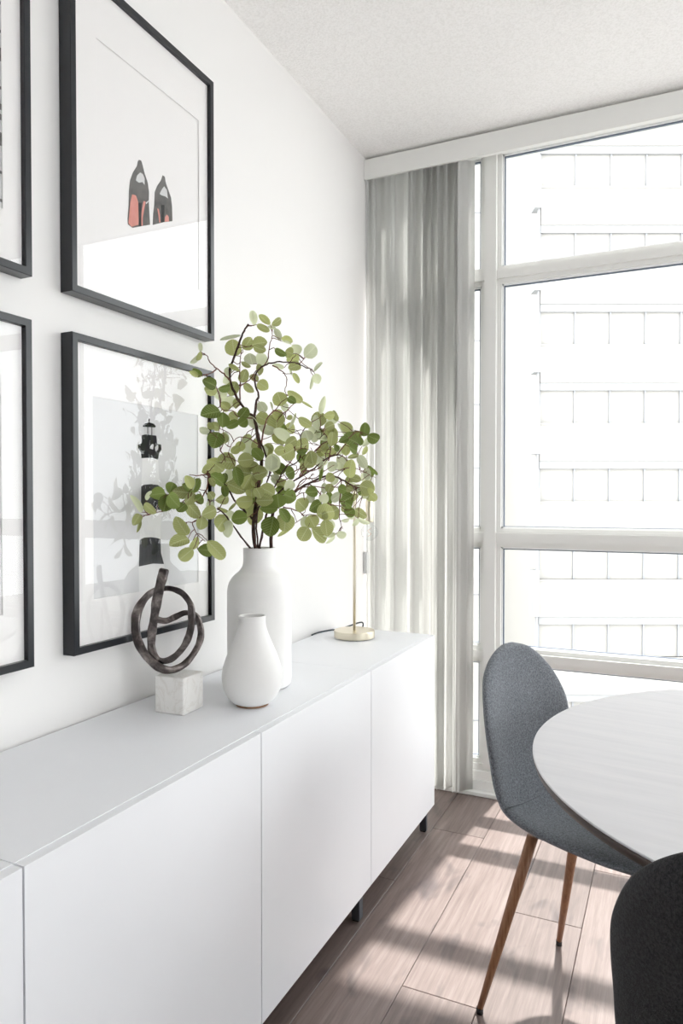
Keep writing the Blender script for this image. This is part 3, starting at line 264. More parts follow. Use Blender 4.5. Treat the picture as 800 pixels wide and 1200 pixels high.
TWIGS=[(173,1644,1718,185,1645,1719,193,1648,1717),(228,1682,1706,236,1668,1709,238,1656,1717),(173,1644,1718,187,1641,1716,206,1639,1717),(162,1635,1690,162,1631,1690,166,1624,1689),(155,1639,1631,145,1648,1639,128,1651,1642),(155,1641,1643,160,1641,1649,161,1640,1656),(155,1629,1667,182,1633,1658,200,1625,1661),(153,1627,1658,178,1609,1653,217,1604,1651),(197,1656,1605,186,1672,1619,163,1687,1622),(199,1657,1608,186,1675,1612,177,1692,1622),(144,1619,1620,166,1605,1609,184,1598,1612),(141,1616,1610,138,1612,1612,136,1608,1611),(154,1636,1607,126,1660,1609,105,1668,1600),(155,1635,1595,121,1656,1597,100,1667,1581),(157,1632,1560,160,1631,1562,162,1630,1564),(157,1632,1560,160,1636,1561,164,1640,1562),(183,1646,1578,186,1657,1573,194,1663,1568),(187,1649,1585,185,1658,1575,190,1671,1571),(203,1642,1584,205,1644,1583,208,1649,1582),(111,1540,1625,97,1548,1632,87,1551,1634),(110,1537,1627,115,1518,1626,130,1490,1623),(110,1537,1627,99,1544,1628,91,1545,1635),(128,1512,1569,122,1513,1566,117,1513,1565),(128,1512,1569,126,1504,1564,123,1491,1561),(151,1548,1489,161,1523,1521,164,1510,1535),(151,1548,1489,164,1528,1513,162,1518,1529),(130,1517,1570,139,1519,1547,152,1534,1533),(155,1614,1529,149,1613,1528,140,1612,1526),(227,1682,1711,217,1690,1719,214,1703,1730),(227,1682,1711,228,1674,1713,228,1662,1715),(227,1682,1711,213,1717,1723,206,1736,1728),(229,1682,1695,235,1704,1693,234,1720,1692),(228,1680,1688,236,1688,1686,249,1703,1681),(223,1675,1655,243,1667,1657,256,1649,1649),(293,1746,1637,274,1748,1652,255,1751,1655),(299,1762,1614,270,1769,1636,256,1780,1656),(293,1746,1637,292,1750,1640,290,1754,1645),(293,1746,1637,279,1753,1644,264,1769,1655),(292,1752,1616,282,1754,1621,275,1759,1625),(269,1714,1624,256,1714,1618,245,1719,1612),(257,1691,1591,274,1690,1588,287,1693,1590),(302,1768,1613,306,1771,1607,311,1772,1605),(302,1768,1613,311,1763,1607,318,1764,1597),(302,1768,1613,305,1768,1600,311,1765,1593),(284,1738,1624,259,1749,1627,234,1769,1621),(157,1632,1560,133,1635,1537,99,1653,1532),(170,1618,1504,152,1632,1501,128,1648,1503),(170,1618,1504,152,1627,1500,137,1640,1495),(164,1616,1511,147,1611,1500,133,1615,1490),(153,1555,1483,153,1552,1480,150,1548,1476),(143,1558,1375,161,1549,1401,162,1541,1433),(177,1595,1467,185,1587,1466,189,1582,1462),(184,1604,1466,176,1606,1461,171,1606,1455),(191,1612,1466,201,1598,1463,206,1591,1458),(191,1625,1477,190,1624,1474,187,1625,1471),(205,1631,1475,203,1637,1475,202,1641,1472),(209,1637,1517,207,1642,1514,208,1647,1511),(208,1630,1448,212,1642,1443,210,1649,1444),(151,1548,1489,126,1546,1474,113,1547,1449),(163,1592,1399,147,1591,1425,121,1588,1436),(143,1558,1375,145,1547,1402,136,1522,1424),(155,1558,1480,145,1557,1455,144,1549,1422),(156,1589,1386,154,1579,1387,147,1574,1394),(156,1589,1386,134,1607,1393,118,1635,1403),(191,1612,1466,164,1623,1463,150,1631,1463),(209,1630,1439,180,1635,1430,160,1654,1417),(211,1630,1427,180,1643,1410,162,1644,1401),(182,1601,1412,173,1611,1400,154,1631,1392),(239,1641,1344,242,1627,1348,240,1612,1352),(237,1640,1353,231,1651,1364,215,1670,1366),(222,1633,1350,220,1618,1350,217,1606,1353),(283,1685,1495,262,1696,1499,246,1704,1505),(260,1642,1484,284,1638,1505,307,1629,1513),(287,1695,1506,298,1702,1511,306,1712,1513),(266,1698,1533,280,1727,1524,287,1743,1519),(311,1738,1452,277,1748,1471,241,1746,1499),(264,1648,1483,251,1655,1485,241,1661,1489),(227,1632,1407,240,1655,1416,241,1684,1436),(281,1680,1491,266,1692,1487,249,1702,1470),(283,1711,1387,265,1696,1408,227,1684,1432),(283,1711,1387,282,1701,1399,277,1691,1410),(273,1665,1479,276,1670,1473,280,1672,1463),(299,1714,1418,280,1726,1437,252,1729,1443),(283,1710,1379,274,1699,1383,270,1680,1393),(299,1715,1387,294,1698,1382,297,1681,1383),(287,1691,1342,284,1667,1354,290,1640,1380),(327,1780,1397,308,1776,1405,292,1775,1404),(298,1713,1376,311,1697,1376,337,1681,1378),(327,1780,1397,299,1786,1403,282,1797,1413),(307,1731,1445,319,1721,1446,334,1711,1445),(324,1786,1447,323,1785,1449,322,1784,1451),(324,1786,1447,328,1768,1443,331,1758,1437),(324,1786,1447,327,1782,1461,332,1770,1485),(311,1738,1452,330,1746,1467,347,1760,1479),(390,1866,1437,372,1865,1457,343,1860,1474),(329,1793,1438,326,1812,1457,309,1841,1459),(324,1786,1447,332,1784,1444,341,1780,1446),(340,1792,1356,345,1775,1376,365,1768,1394),(331,1797,1433,305,1817,1422,288,1828,1423),(329,1793,1438,317,1818,1445,300,1832,1447),(339,1809,1408,337,1810,1408,332,1809,1407),(329,1793,1438,309,1800,1438,299,1807,1443),(299,1715,1387,312,1720,1386,326,1722,1380),(327,1780,1397,305,1795,1383,292,1821,1383),(403,1886,1442,410,1887,1433,415,1885,1429),(403,1886,1442,413,1879,1441,429,1878,1431),(395,1902,1332,377,1929,1378,379,1953,1406),(383,1853,1420,392,1866,1409,409,1875,1402),(403,1886,1442,401,1886,1422,396,1886,1409),(379,1846,1412,394,1828,1422,399,1810,1420),(403,1886,1442,387,1899,1448,368,1900,1451),(386,1859,1428,363,1873,1437,355,1904,1429),(403,1886,1442,376,1907,1447,342,1916,1438),(375,1840,1403,396,1833,1395,421,1820,1381),(379,1878,1339,363,1881,1363,357,1884,1375),(379,1878,1339,361,1893,1352,340,1898,1381),(340,1792,1356,362,1780,1368,387,1768,1379),(364,1841,1371,373,1845,1368,378,1849,1365),(383,1853,1420,390,1872,1399,397,1886,1375),(395,1902,1332,392,1911,1361,392,1926,1379),(364,1841,1371,343,1868,1367,326,1887,1371),(375,1857,1294,380,1859,1301,379,1864,1309),(352,1821,1371,338,1830,1372,327,1832,1368),(95,1347,1211,75,1345,1215,60,1348,1214),(93,1338,1209,85,1329,1207,77,1323,1210),(93,1338,1209,85,1333,1207,74,1326,1199),(93,1338,1209,95,1318,1217,110,1299,1236),(93,1338,1209,89,1335,1224,83,1337,1244),(109,1417,1228,102,1401,1248,94,1394,1261),(100,1374,1217,110,1361,1242,132,1355,1258),(96,1356,1213,115,1347,1241,144,1345,1258),(110,1424,1232,96,1430,1251,79,1427,1261),(122,1473,1249,119,1469,1255,110,1470,1263),(117,1452,1247,131,1439,1264,146,1432,1272),(118,1459,1251,123,1459,1256,129,1455,1266),(124,1480,1248,113,1487,1258,103,1491,1264),(120,1466,1250,120,1469,1258,120,1467,1268),(122,1473,1249,123,1471,1254,125,1471,1262),(115,1446,1243,116,1450,1240,116,1453,1238),(114,1439,1239,118,1438,1238,122,1438,1234),(122,1473,1249,126,1472,1243,129,1469,1240),(120,1470,1188,139,1464,1193,149,1467,1206),(120,1496,1196,134,1486,1200,145,1476,1203),(113,1454,1188,126,1438,1175,136,1427,1158),(116,1482,1170,121,1462,1162,128,1440,1148),(118,1490,1158,114,1487,1152,112,1481,1142),(119,1493,1154,139,1459,1137,141,1442,1123),(124,1508,1142,109,1508,1129,101,1514,1116),(118,1490,1158,144,1477,1154,161,1475,1141),(138,1586,1361,147,1611,1357,147,1625,1347),(135,1575,1343,126,1579,1344,121,1581,1343),(140,1495,1310,150,1502,1321,165,1503,1336),(129,1557,1329,130,1556,1329,130,1554,1330),(140,1495,1310,146,1496,1308,156,1495,1310),(139,1543,1304,151,1546,1307,170,1542,1315),(138,1586,1361,133,1598,1348,135,1614,1330),(138,1489,1309,148,1486,1302,162,1486,1301),(221,1632,1316,203,1636,1317,189,1635,1316),(150,1586,1369,167,1584,1343,181,1570,1332),(140,1594,1281,139,1594,1285,140,1594,1290),(221,1632,1316,216,1623,1317,204,1617,1313),(218,1630,1296,213,1627,1306,204,1621,1310),(221,1632,1316,210,1629,1309,201,1629,1304),(240,1640,1304,231,1658,1308,218,1668,1310),(242,1642,1316,250,1636,1322,255,1628,1324),(218,1630,1296,200,1639,1293,188,1641,1289),(218,1630,1296,224,1603,1287,235,1587,1276),(216,1629,1276,222,1618,1277,232,1610,1278),(230,1623,1230,220,1611,1233,215,1604,1243),(230,1623,1230,228,1612,1234,229,1596,1242),(211,1626,1235,205,1628,1236,200,1633,1235),(211,1626,1235,200,1636,1237,183,1653,1231),(219,1617,1213,208,1601,1202,205,1593,1199),(256,1651,1219,268,1637,1223,276,1630,1223),(129,1526,1244,137,1525,1242,149,1526,1244),(142,1551,1219,159,1547,1241,167,1546,1253),(130,1521,1252,147,1512,1249,160,1502,1247),(129,1531,1236,124,1546,1243,117,1560,1242),(166,1605,1236,172,1585,1243,184,1572,1238),(150,1588,1191,145,1592,1196,139,1596,1201),(151,1597,1182,134,1602,1192,127,1612,1197),(150,1588,1191,151,1586,1191,153,1584,1191),(253,1645,1213,254,1639,1205,258,1637,1201),(142,1551,1219,143,1548,1223,142,1547,1227),(242,1642,1316,249,1638,1316,255,1632,1320),(279,1674,1302,273,1675,1309,268,1673,1315),(267,1654,1303,278,1652,1310,289,1648,1313),(242,1642,1316,238,1661,1309,225,1680,1313),(259,1658,1293,247,1673,1299,243,1684,1301),(282,1700,1294,285,1696,1294,289,1691,1296),(268,1660,1253,276,1653,1258,285,1648,1260),(236,1638,1281,244,1653,1274,242,1673,1275),(253,1645,1213,266,1639,1224,282,1625,1224),(249,1644,1238,260,1633,1230,283,1626,1222),(268,1673,1226,279,1666,1217,283,1657,1210),(295,1741,1197,285,1737,1190,264,1728,1173),(299,1748,1190,315,1737,1183,322,1713,1170),(307,1760,1172,304,1771,1170,298,1781,1165),(351,1784,1235,362,1773,1220,358,1747,1191),(291,1734,1204,295,1735,1202,298,1736,1200),(291,1734,1204,302,1737,1204,314,1734,1202),(291,1734,1204,297,1739,1209,300,1742,1219),(341,1769,1253,340,1763,1249,339,1759,1240),(332,1753,1271,335,1748,1269,337,1743,1268),(341,1769,1253,349,1755,1248,349,1741,1238),(295,1741,1197,315,1736,1205,339,1733,1205),(355,1792,1233,341,1806,1225,333,1815,1208),(304,1714,1341,309,1716,1338,310,1718,1334),(282,1708,1372,280,1699,1376,270,1685,1375),(308,1746,1292,299,1755,1280,288,1774,1259),(399,1913,1278,382,1912,1266,372,1907,1258),(366,1824,1240,373,1832,1240,376,1839,1240),(381,1866,1289,369,1860,1282,358,1858,1265),(344,1797,1279,349,1798,1283,354,1794,1290),(334,1804,1309,325,1807,1300,322,1815,1294),(325,1766,1334,347,1744,1333,356,1733,1331),(333,1789,1356,334,1785,1355,333,1782,1355),(361,1848,1331,347,1849,1332,337,1858,1332),(367,1858,1334,358,1861,1332,349,1867,1329),(341,1803,1315,353,1797,1313,365,1788,1316),(367,1858,1334,350,1865,1325,339,1865,1312),(413,1929,1321,402,1928,1313,386,1930,1303),(386,1874,1285,395,1875,1288,406,1874,1287),(393,1894,1281,405,1891,1282,417,1890,1280),(399,1913,1278,413,1908,1265,427,1905,1261),(400,1910,1330,411,1913,1338,418,1915,1341),(409,1927,1278,407,1930,1293,407,1927,1304),(367,1823,1228,378,1844,1217,397,1856,1219),(390,1884,1283,388,1897,1254,381,1898,1217),(404,1920,1278,390,1911,1226,386,1910,1190),(367,1823,1204,396,1838,1203,413,1850,1193),(344,1797,1279,361,1791,1283,378,1787,1278),(375,1857,1294,371,1868,1291,359,1875,1285),(390,1884,1283,382,1893,1281,367,1905,1283),(396,1903,1279,402,1903,1267,403,1899,1250),(370,1828,1169,358,1839,1153,339,1853,1147),(370,1828,1169,365,1829,1160,355,1824,1150),(370,1828,1169,349,1849,1151,333,1859,1143),(307,1760,1172,322,1774,1176,345,1785,1180),(299,1748,1190,326,1736,1201,345,1737,1200),(368,1825,1184,370,1822,1185,373,1820,1187),(209,1630,1439,187,1649,1439,170,1668,1423),(218,1632,1388,200,1652,1390,193,1686,1380),(211,1630,1427,201,1648,1417,176,1665,1406),(283,1711,1387,256,1706,1394,211,1702,1403),(216,1629,1276,187,1638,1285,160,1657,1304),(193,1619,1202,180,1638,1213,171,1673,1225),(259,1658,1293,242,1697,1295,213,1719,1314),(226,1636,1387,199,1670,1394,178,1689,1381),(138,1586,1361,149,1608,1356,168,1644,1337),(140,1594,1281,151,1626,1293,170,1652,1288),(283,1710,1379,260,1708,1390,244,1712,1398),(273,1665,1479,242,1685,1461,229,1704,1439),(274,1688,1341,247,1708,1332,223,1719,1316),(307,1753,1304,293,1766,1305,278,1772,1314),(283,1711,1387,249,1724,1401,229,1747,1430),(304,1724,1436,275,1743,1439,227,1745,1424),(276,1670,1483,250,1718,1477,229,1749,1451),(342,1811,1389,310,1821,1385,266,1816,1373),(324,1786,1447,296,1802,1451,284,1824,1463),(383,1853,1420,351,1866,1419,318,1877,1400),(383,1853,1420,356,1883,1415,338,1896,1423),(390,1866,1437,356,1869,1443,309,1882,1447),(329,1793,1438,328,1814,1454,323,1854,1467),(390,1866,1437,351,1863,1429,305,1871,1440),(386,1859,1428,371,1887,1419,351,1925,1425),(329,1793,1438,324,1820,1447,327,1845,1458),(352,1821,1371,323,1833,1375,299,1861,1390),(338,1799,1363,322,1811,1362,303,1825,1370),(332,1796,1327,313,1814,1335,282,1830,1350),(367,1823,1204,350,1849,1201,311,1873,1214),(393,1894,1281,371,1903,1270,350,1921,1245),(355,1792,1233,339,1807,1223,312,1839,1227),(390,1884,1283,377,1891,1251,358,1897,1227),(404,1920,1278,389,1922,1280,375,1930,1283),(364,1840,1304,340,1861,1289,313,1865,1270),(399,1913,1278,384,1923,1277,367,1945,1276),(419,1939,1316,401,1960,1298,381,1975,1287),(409,1927,1278,397,1953,1290,368,1972,1294),(393,1894,1281,376,1913,1279,344,1917,1289),(404,1920,1278,391,1920,1251,360,1919,1219),(407,1920,1325,382,1935,1331,373,1966,1326),(407,1920,1325,392,1958,1347,382,1976,1350),(140,1594,1281,135,1616,1286,129,1635,1289),(140,1594,1281,131,1614,1288,121,1627,1283),(140,1594,1281,148,1618,1292,162,1646,1307),(221,1632,1316,165,1647,1301,129,1679,1301),(222,1633,1339,197,1638,1335,164,1655,1328),(134,1518,1289,139,1522,1282,144,1526,1285),(352,1809,1280,340,1813,1275,329,1817,1267),(316,1735,1308,325,1735,1300,335,1735,1295),(319,1739,1311,324,1735,1316,330,1731,1318),(137,1535,1306,129,1537,1302,122,1539,1308),(341,1806,1367,345,1801,1367,350,1797,1373),(342,1808,1378,336,1801,1376,331,1795,1378),(336,1761,1262,338,1764,1269,340,1767,1271),(130,1511,1269,116,1514,1271,102,1517,1273),(310,1751,1326,303,1757,1327,296,1763,1329),(336,1761,1262,336,1757,1254,337,1754,1250),(299,1713,1263,299,1709,1261,298,1706,1267),(122,1473,1249,134,1470,1240,145,1467,1235),(297,1726,1279,287,1734,1270,277,1741,1263),(285,1705,1266,275,1707,1267,265,1709,1272),(297,1711,1364,308,1706,1361,319,1702,1368),(127,1492,1251,119,1495,1247,111,1498,1244),(310,1723,1355,317,1728,1366,324,1733,1369),(302,1709,1333,300,1709,1337,298,1710,1332),(381,1866,1289,391,1857,1286,401,1849,1274),(128,1497,1255,124,1495,1264,119,1494,1266),(333,1789,1356,330,1791,1359,328,1793,1356),(351,1784,1235,351,1784,1225,352,1783,1214),(280,1702,1314,269,1705,1311,259,1709,1317),(120,1496,1196,132,1494,1196,143,1491,1200),(276,1695,1348,269,1682,1353,263,1669,1368),(272,1681,1282,258,1684,1277,245,1687,1282),(262,1663,1233,255,1666,1235,248,1670,1233),(127,1492,1251,127,1494,1246,127,1496,1252),(320,1768,1385,331,1767,1384,343,1766,1380),(308,1746,1292,307,1749,1285,305,1752,1290),(352,1821,1371,360,1819,1371,368,1817,1360),(138,1503,1310,140,1503,1311,142,1503,1310),(300,1718,1424,278,1710,1431,256,1702,1445),(304,1739,1333,298,1744,1329,293,1748,1327),(308,1747,1342,309,1747,1339,309,1748,1337),(143,1557,1215,129,1560,1212,115,1564,1219),(283,1710,1379,285,1708,1383,287,1706,1379),(301,1743,1303,300,1746,1308,298,1748,1305),(283,1675,1258,290,1675,1262,296,1675,1255),(122,1505,1200,126,1508,1193,130,1511,1196),(317,1762,1378,316,1752,1379,316,1741,1390),(351,1784,1235,341,1781,1221,331,1778,1206),(304,1745,1343,294,1743,1357,284,1742,1366),(127,1492,1251,113,1495,1255,99,1498,1251),(277,1700,1219,290,1694,1204,302,1688,1184),(321,1758,1330,324,1752,1333,326,1746,1335),(341,1803,1315,341,1800,1322,341,1797,1320),(126,1519,1212,133,1513,1214,140,1507,1214),(344,1797,1279,334,1805,1274,324,1814,1279),(310,1751,1326,300,1754,1328,290,1758,1326),(367,1823,1228,368,1845,1230,370,1866,1229),(130,1502,1260,141,1494,1267,151,1487,1267),(351,1784,1235,339,1785,1222,327,1786,1211),(287,1709,1300,287,1711,1305,288,1713,1302),(287,1715,1327,282,1717,1340,276,1718,1341),(130,1521,1252,139,1516,1245,148,1510,1245),(299,1715,1387,309,1712,1385,319,1710,1393),(304,1721,1264,304,1725,1252,303,1728,1245),(346,1776,1244,327,1780,1238,308,1783,1236)]
KNOT=[(130,1346,1081,116),(126,1342,1059,128),(118,1340,1030,129),(110,1340,997,122),(102,1342,964,110),(95,1343,934,110),(92,1343,908,110),(93,1343,885,104),(105,1344,865,91),(123,1348,859,78),(146,1354,867,84),(168,1361,889,84),(183,1365,915,90),(190,1368,944,93),(191,1369,970,90),(186,1371,996,84),(165,1371,1019,78),(141,1369,1029,71),(117,1366,1031,72),(88,1359,1024,79),(67,1351,1006,98),(51,1343,977,118),(49,1337,945,124),(58,1332,910,117),(79,1330,880,110),(102,1334,857,110),(125,1342,842,109),(143,1357,838,97),(162,1379,849,85),(176,1397,873,85),(185,1409,901,85),(186,1412,927,89),(181,1408,953,85),(172,1402,967,72),(156,1388,971,72),(139,1373,962,78),(123,1359,954,84),(107,1345,958,84)]
PRINT={'shoe1':[(13893,20865),(13979,20876),(14029,20779),(14095,20622),(14213,20432),(14260,20211),(14250,19994),(14272,19681),(14295,19408),(13998,19270),(13650,19103),(13481,19134),(13471,19259),(13511,19608),(13525,19947),(13564,20220),(13668,20457),(13814,20674),(13846,20805)],'sole1':[(13637,19914),(13771,19940),(13854,19816),(13875,19536),(13862,19256),(13612,19116),(13500,19167),(13539,19412),(13571,19682)],'sole1b':[(14050,19912),(14130,19921),(14073,19714),(14020,19483),(14014,19283),(13959,19264),(13977,19626)],'shine1':[(13930,20566),(14027,20568),(14094,20490),(14093,20325),(14006,20361),(13889,20295),(13773,20306),(13813,20439)],'shine1b':[(14121,19891),(14250,20007),(14242,19969),(14153,19871)],'heel1':[(13854,19790),(13983,19839),(13961,19567),(13967,19253),(13873,19215)],'shoe2':[(14785,20856),(14879,20854),(14913,20716),(15020,20566),(15128,20413),(15170,20178),(15181,19813),(14820,19657),(14392,19435),(14411,19732),(14453,19964),(14472,20295),(14573,20497),(14721,20693)],'sole2':[(14569,19926),(14631,19922),(14673,19801),(14692,19612),(14642,19588),(14618,19754)],'sole2b':[(14950,19902),(15028,19875),(15036,19753),(14863,19683),(14872,19805)],'shine2':[(14847,20593),(14954,20540),(14996,20335),(14889,20348),(14739,20318),(14664,20329),(14762,20491)],'heel2':[(14716,20063),(14857,20116),(14841,19670),(14726,19618)],'finial':[(14190,14492),(14249,14498),(14235,14388),(14202,14385)],'dome':[(13978,14309),(14074,14372),(14235,14410),(14398,14394),(14480,14337),(14447,14301),(13994,14279)],'lantern':[(14026,14282),(14431,14299),(14429,14103),(14024,14090)],'bar1':[(14150,14294),(14182,14297),(14181,14082),(14149,14079)],'bar2':[(14306,14309),(14338,14312),(14337,14095),(14304,14092)],'gallery':[(13945,14062),(14072,14094),(14495,14098),(14527,13892),(14679,13881),(14695,13750),(14593,13655),(14558,13477),(14491,13496),(14359,13521),(14132,13508),(13925,13486),(13910,13634),(13802,13733),(13803,13817),(13928,13858)],'hole1':[(14230,13762),(14329,13877),(14394,13861),(14361,13728)],'hole2':[(14427,13797),(14561,13873),(14560,13741),(14459,13691)],'tower':[(13973,13510),(14558,13521),(14621,12841),(14684,12178),(14645,11449),(14777,10751),(15121,9860),(13821,9956),(13811,10787),(13848,11486),(13916,12187),(13920,12826)],'band1':[(13914,12794),(14031,12828),(14289,12849),(14554,12829),(14621,12797),(14650,12179),(14482,12203),(14219,12227),(13900,12208)],'band2':[(13848,11454),(14021,11499),(14279,11499),(14511,11466),(14645,11427),(14660,11071),(14777,10773),(14340,10819),(13811,10787)]}
# ------------------------------------------------------------------ room shell
W, D0, D1, H = 4.30, -2.60, 2.94, 2.737
s_ = lambda o: o.__setitem__('kind', 'structure')
wl = box('wall_left', (-.12, 0, D0 - .12, 3.06, -.1, H + .1), M['wall']); s_(wl)
wb = box('wall_back', (0, W, D0 - .12, D0, -.1, H + .1), M['wall']); s_(wb)
# right wall, with an opening for the added unseen window
bm = bmesh.new(); bx(bm, W, W + .12, D0 - .12, -1.4, -.1, H + .1); bx(bm, W, W + .12, 1.7, 3.06, -.1, H + .1)
bx(bm, W, W + .12, -1.4, 1.7, -.1, .10); bx(bm, W, W + .12, -1.4, 1.7, 2.70, H + .1); s_(newobj('wall_right', bm, M['wall']))
bm = bmesh.new(); bx(bm, -.12, W + .12, D0 - .12, 3.06, H, H + .1); s_(newobj('ceiling', bm, M['ceiling']))
fl = box('floor', (0, W, D0, 2.985, -.1, -.012), M['subfloor']); s_(fl)
P = .195; G = .0007
known = {1: [2.155, .9], 2: [2.564, 1.2], 3: [1.69, .5], 4: [2.14, .95], 5: [2.5, 1.25], 0: [1.75, .5]}
X = .02 - P; i = -1
while X < W:
    js = known.get(i)
    ys = [2.935]
    if js: ys += js; y = js[-1]
    else: y = 2.935 - random.uniform(.3, 1.2); ys.append(y)
    while y > D0 + .3: y -= random.uniform(1.15, 1.3); ys.append(max(y, D0))
    if ys[-1] > D0: ys.append(D0)
    x0, x1 = max(X, 0) + G, min(X + P, W) - G
    for a, b in zip(ys, ys[1:]):
        if a - b < .02 or x1 - x0 < .01: continue
        bm = bmesh.new(); cx, cy_ = (x0 + x1) / 2, (a + b) / 2
        bx(bm, x0 - cx, x1 - cx, b + G - cy_, a - G - cy_, -.012, 0, .0012)
        newobj('plank', bm, M['plank'], fl, loc=(cx, cy_, 0))
    X += P; i += 1
bm = bmesh.new(); bx(bm, .0005, .014, D0, 2.93, .0, .09, .002); s_(newobj('baseboard_left', bm, M['trim']))
# base trim under the front window: toe lip, two stepped boards
bt = root_struct('baseboard_front', (0, 2.94, 0))
def rel(o, parent, loc): o.parent = parent; o.matrix_parent_inverse = Matrix.Translation(-Vector(loc)); return o
for nm, d in (('toe_moulding', (.0, W, 2.918, 2.953, .001, .018)), ('lower_board', (.0, W, 2.944, 2.985, .018, .060)), ('upper_board', (.0, W, 2.953, 2.985, .060, .096))):
    rel(box(nm, d, M['trim'], bev=.002), bt, (0, 2.94, 0))

# ------------------------------------------------------------------ windows
def window(name, axis, bays, zs, plane, lim):
    """bays: (a0,a1) glass spans; zs: (z0,z1) glass spans; axis 'x' = wall across X at y=plane."""
    root = root_struct(name)
    sgn = 1
    def B(nm, a0, a1, d0, d1, z0, z1, m_, bev=0):
        if axis == 'x': d = (a0, a1, plane + d0, plane + d1, z0, z1)
        else: d = (plane + d0, plane + d1, a0, a1, z0, z1)
        return box(nm, d, m_, root, bev)
    # sill and head
    B('sill_frame', lim[0], lim[1], -.010, .075, .096 if axis == 'x' else .10, zs[0][0] - .018, M['window_frame'])
    B('head_frame', lim[0], lim[1], -.010, .075, zs[-1][1] + .018, H if axis == 'x' else 2.735, M['window_frame'])
    edges = [lim[0]] + [v_ for b in bays for v_ in b] + [lim[1]]
    for k in range(0, len(edges), 2):
        a0, a1 = edges[k], edges[k + 1]
        B('post', a0 + (.018 if k else 0), a1 - (.018 if k + 1 < len(edges) - 1 else 0), -.025, .075, zs[0][0] - .03, zs[-1][1] + .03, M['window_frame'], 0)
    for (a0, a1) in bays:
        for j, (z0, z1) in enumerate(zs):
            # stepped sash surround
            bm = bmesh.new()
            def bb(b0, b1, d0, d1, q0, q1):
                if axis == 'x': bx(bm, b0, b1, plane + d0, plane + d1, q0, q1)
                else: bx(bm, plane + d0, plane + d1, b0, b1, q0, q1)
            t = .018
            bb(a0 - t, a0, 0, .06, z0 - t, z1 + t); bb(a1, a1 + t, 0, .06, z0 - t, z1 + t)
            bb(a0, a1, 0, .06, z0 - t, z0); bb(a0, a1, 0, .06, z1, z1 + t)
            newobj('sash', bm, M['window_frame'], root)
            bm = bmesh.new(); t = .007
            bb(a0, a0 + t, .012, .022, z0, z1); bb(a1 - t, a1, .012, .022, z0, z1); bb(a0, a1, .012, .022, z0, z0 + t); bb(a0, a1, .012, .022, z1 - t, z1)
            newobj('glazing_bead', bm, M['bead'], root)
            bm = bmesh.new(); g0, g1 = .007, .0115
            bb(a0 + g0, a0 + g1, .018, .028, z0 + g0, z1 - g0); bb(a1 - g1, a1 - g0, .018, .028, z0 + g0, z1 - g0)
            bb(a0 + g0, a1 - g0, .018, .028, z0 + g0, z0 + g1 - .002); bb(a0 + g0, a1 - g0, .018, .028, z1 - g1, z1 - g0)
            newobj('gasket', bm, M['gasket'], root)
            B('pane', a0 + .004, a1 - .004, .024, .028, z0 + .004, z1 - .004, M['window_glass'], 0)
        for j in range(len(zs) - 1):
            B('transom', a0 - .018, a1 + .018, -.016, .06, zs[j][1] + .018, zs[j + 1][0] - .018, M['window_frame'], 0)
    return root
ZS = [(.143, .553), (.629, 1.063), (1.128, 2.152), (2.222, 2.700)]
ZS = [(.143, .560), (.629, 1.050), (1.128, 2.152), (2.222, 2.690)]
window('window_1', 'x', [(.03, .488), (.573, 1.86), (1.95, 3.24), (3.33, 4.25)], ZS, 2.975, (0, W))
window('added_window_2', 'y', [(-1.32, .10), (.20, 1.62)], ZS, W + .02, (-1.4, 1.7))  # out-of-view window, added and sized to brighten the room

# ------------------------------------------------------------------ vertical blind
vb = thing('vertical_blind', 'white vertical blind drawn aside into the corner, under a long white valance', 'blind', (.25, 2.90, 0))
def chd(o, parent): o.parent = parent; o.matrix_parent_inverse = Matrix.Translation(-parent.location); return o
bm = bmesh.new(); bx(bm, .001, 4.2, 2.850, 2.862, 2.638, 2.724, .001); bx(bm, .001, 4.2, 2.862, 2.93, 2.705, 2.711); newobj('valance', bm, M['valance'], None)
val = C.objects['valance']; chd(val, vb)
chd(box('headrail', (.02, 4.15, 2.885, 2.925, 2.665, 2.70), M['window_frame']), vb)
# x position, angle away from the line pointing at the room (deg), y offset
SL = [(.022, -30, .0), (.044, -22, .004), (.070, -50, .0), (.104, -14, .0), (.126, -26, .01), (.158, -50, .0), (.200, -16, .0), (.218, -24, .01), (.244, -50, .0), (.270, -14, .0), (.284, -26, .006), (.298, -10, .0), (.316, -30, .004), (.334, -14, .0), (.352, -44, .0), (.378, -34, .0), (.404, -16, .0), (.420, -30, .0), (.432, -38, -.004)]
for k, (x, a, dy) in enumerate(SL):
    bm = bmesh.new(); wd = .089; nseg = 6; zt = 2.662; zb = .022 + random.uniform(-.003, .003)
    rows = []
    for s in range(nseg + 1):
        u = s / nseg - .5; cv = -.010 * (1 - 4 * u * u)
        rows.append([bm.verts.new((cv, u * wd, z)) for z in (zb, zt)])
    for a0, b0 in zip(rows, rows[1:]): bm.faces.new((a0[0], b0[0], b0[1], a0[1]))
    bmesh.ops.solidify(bm, geom=bm.faces[:], thickness=.0011)
    o = newobj('slat', bm, M['slat'], None, True, (x + .008, 2.905 + dy, 0), (0, random.uniform(-.0012, .0012), R(a)))
    chd(o, vb)
    clip = bmesh.new(); bx(clip, -.006, .006, -.008, .008, 2.655, 2.668)
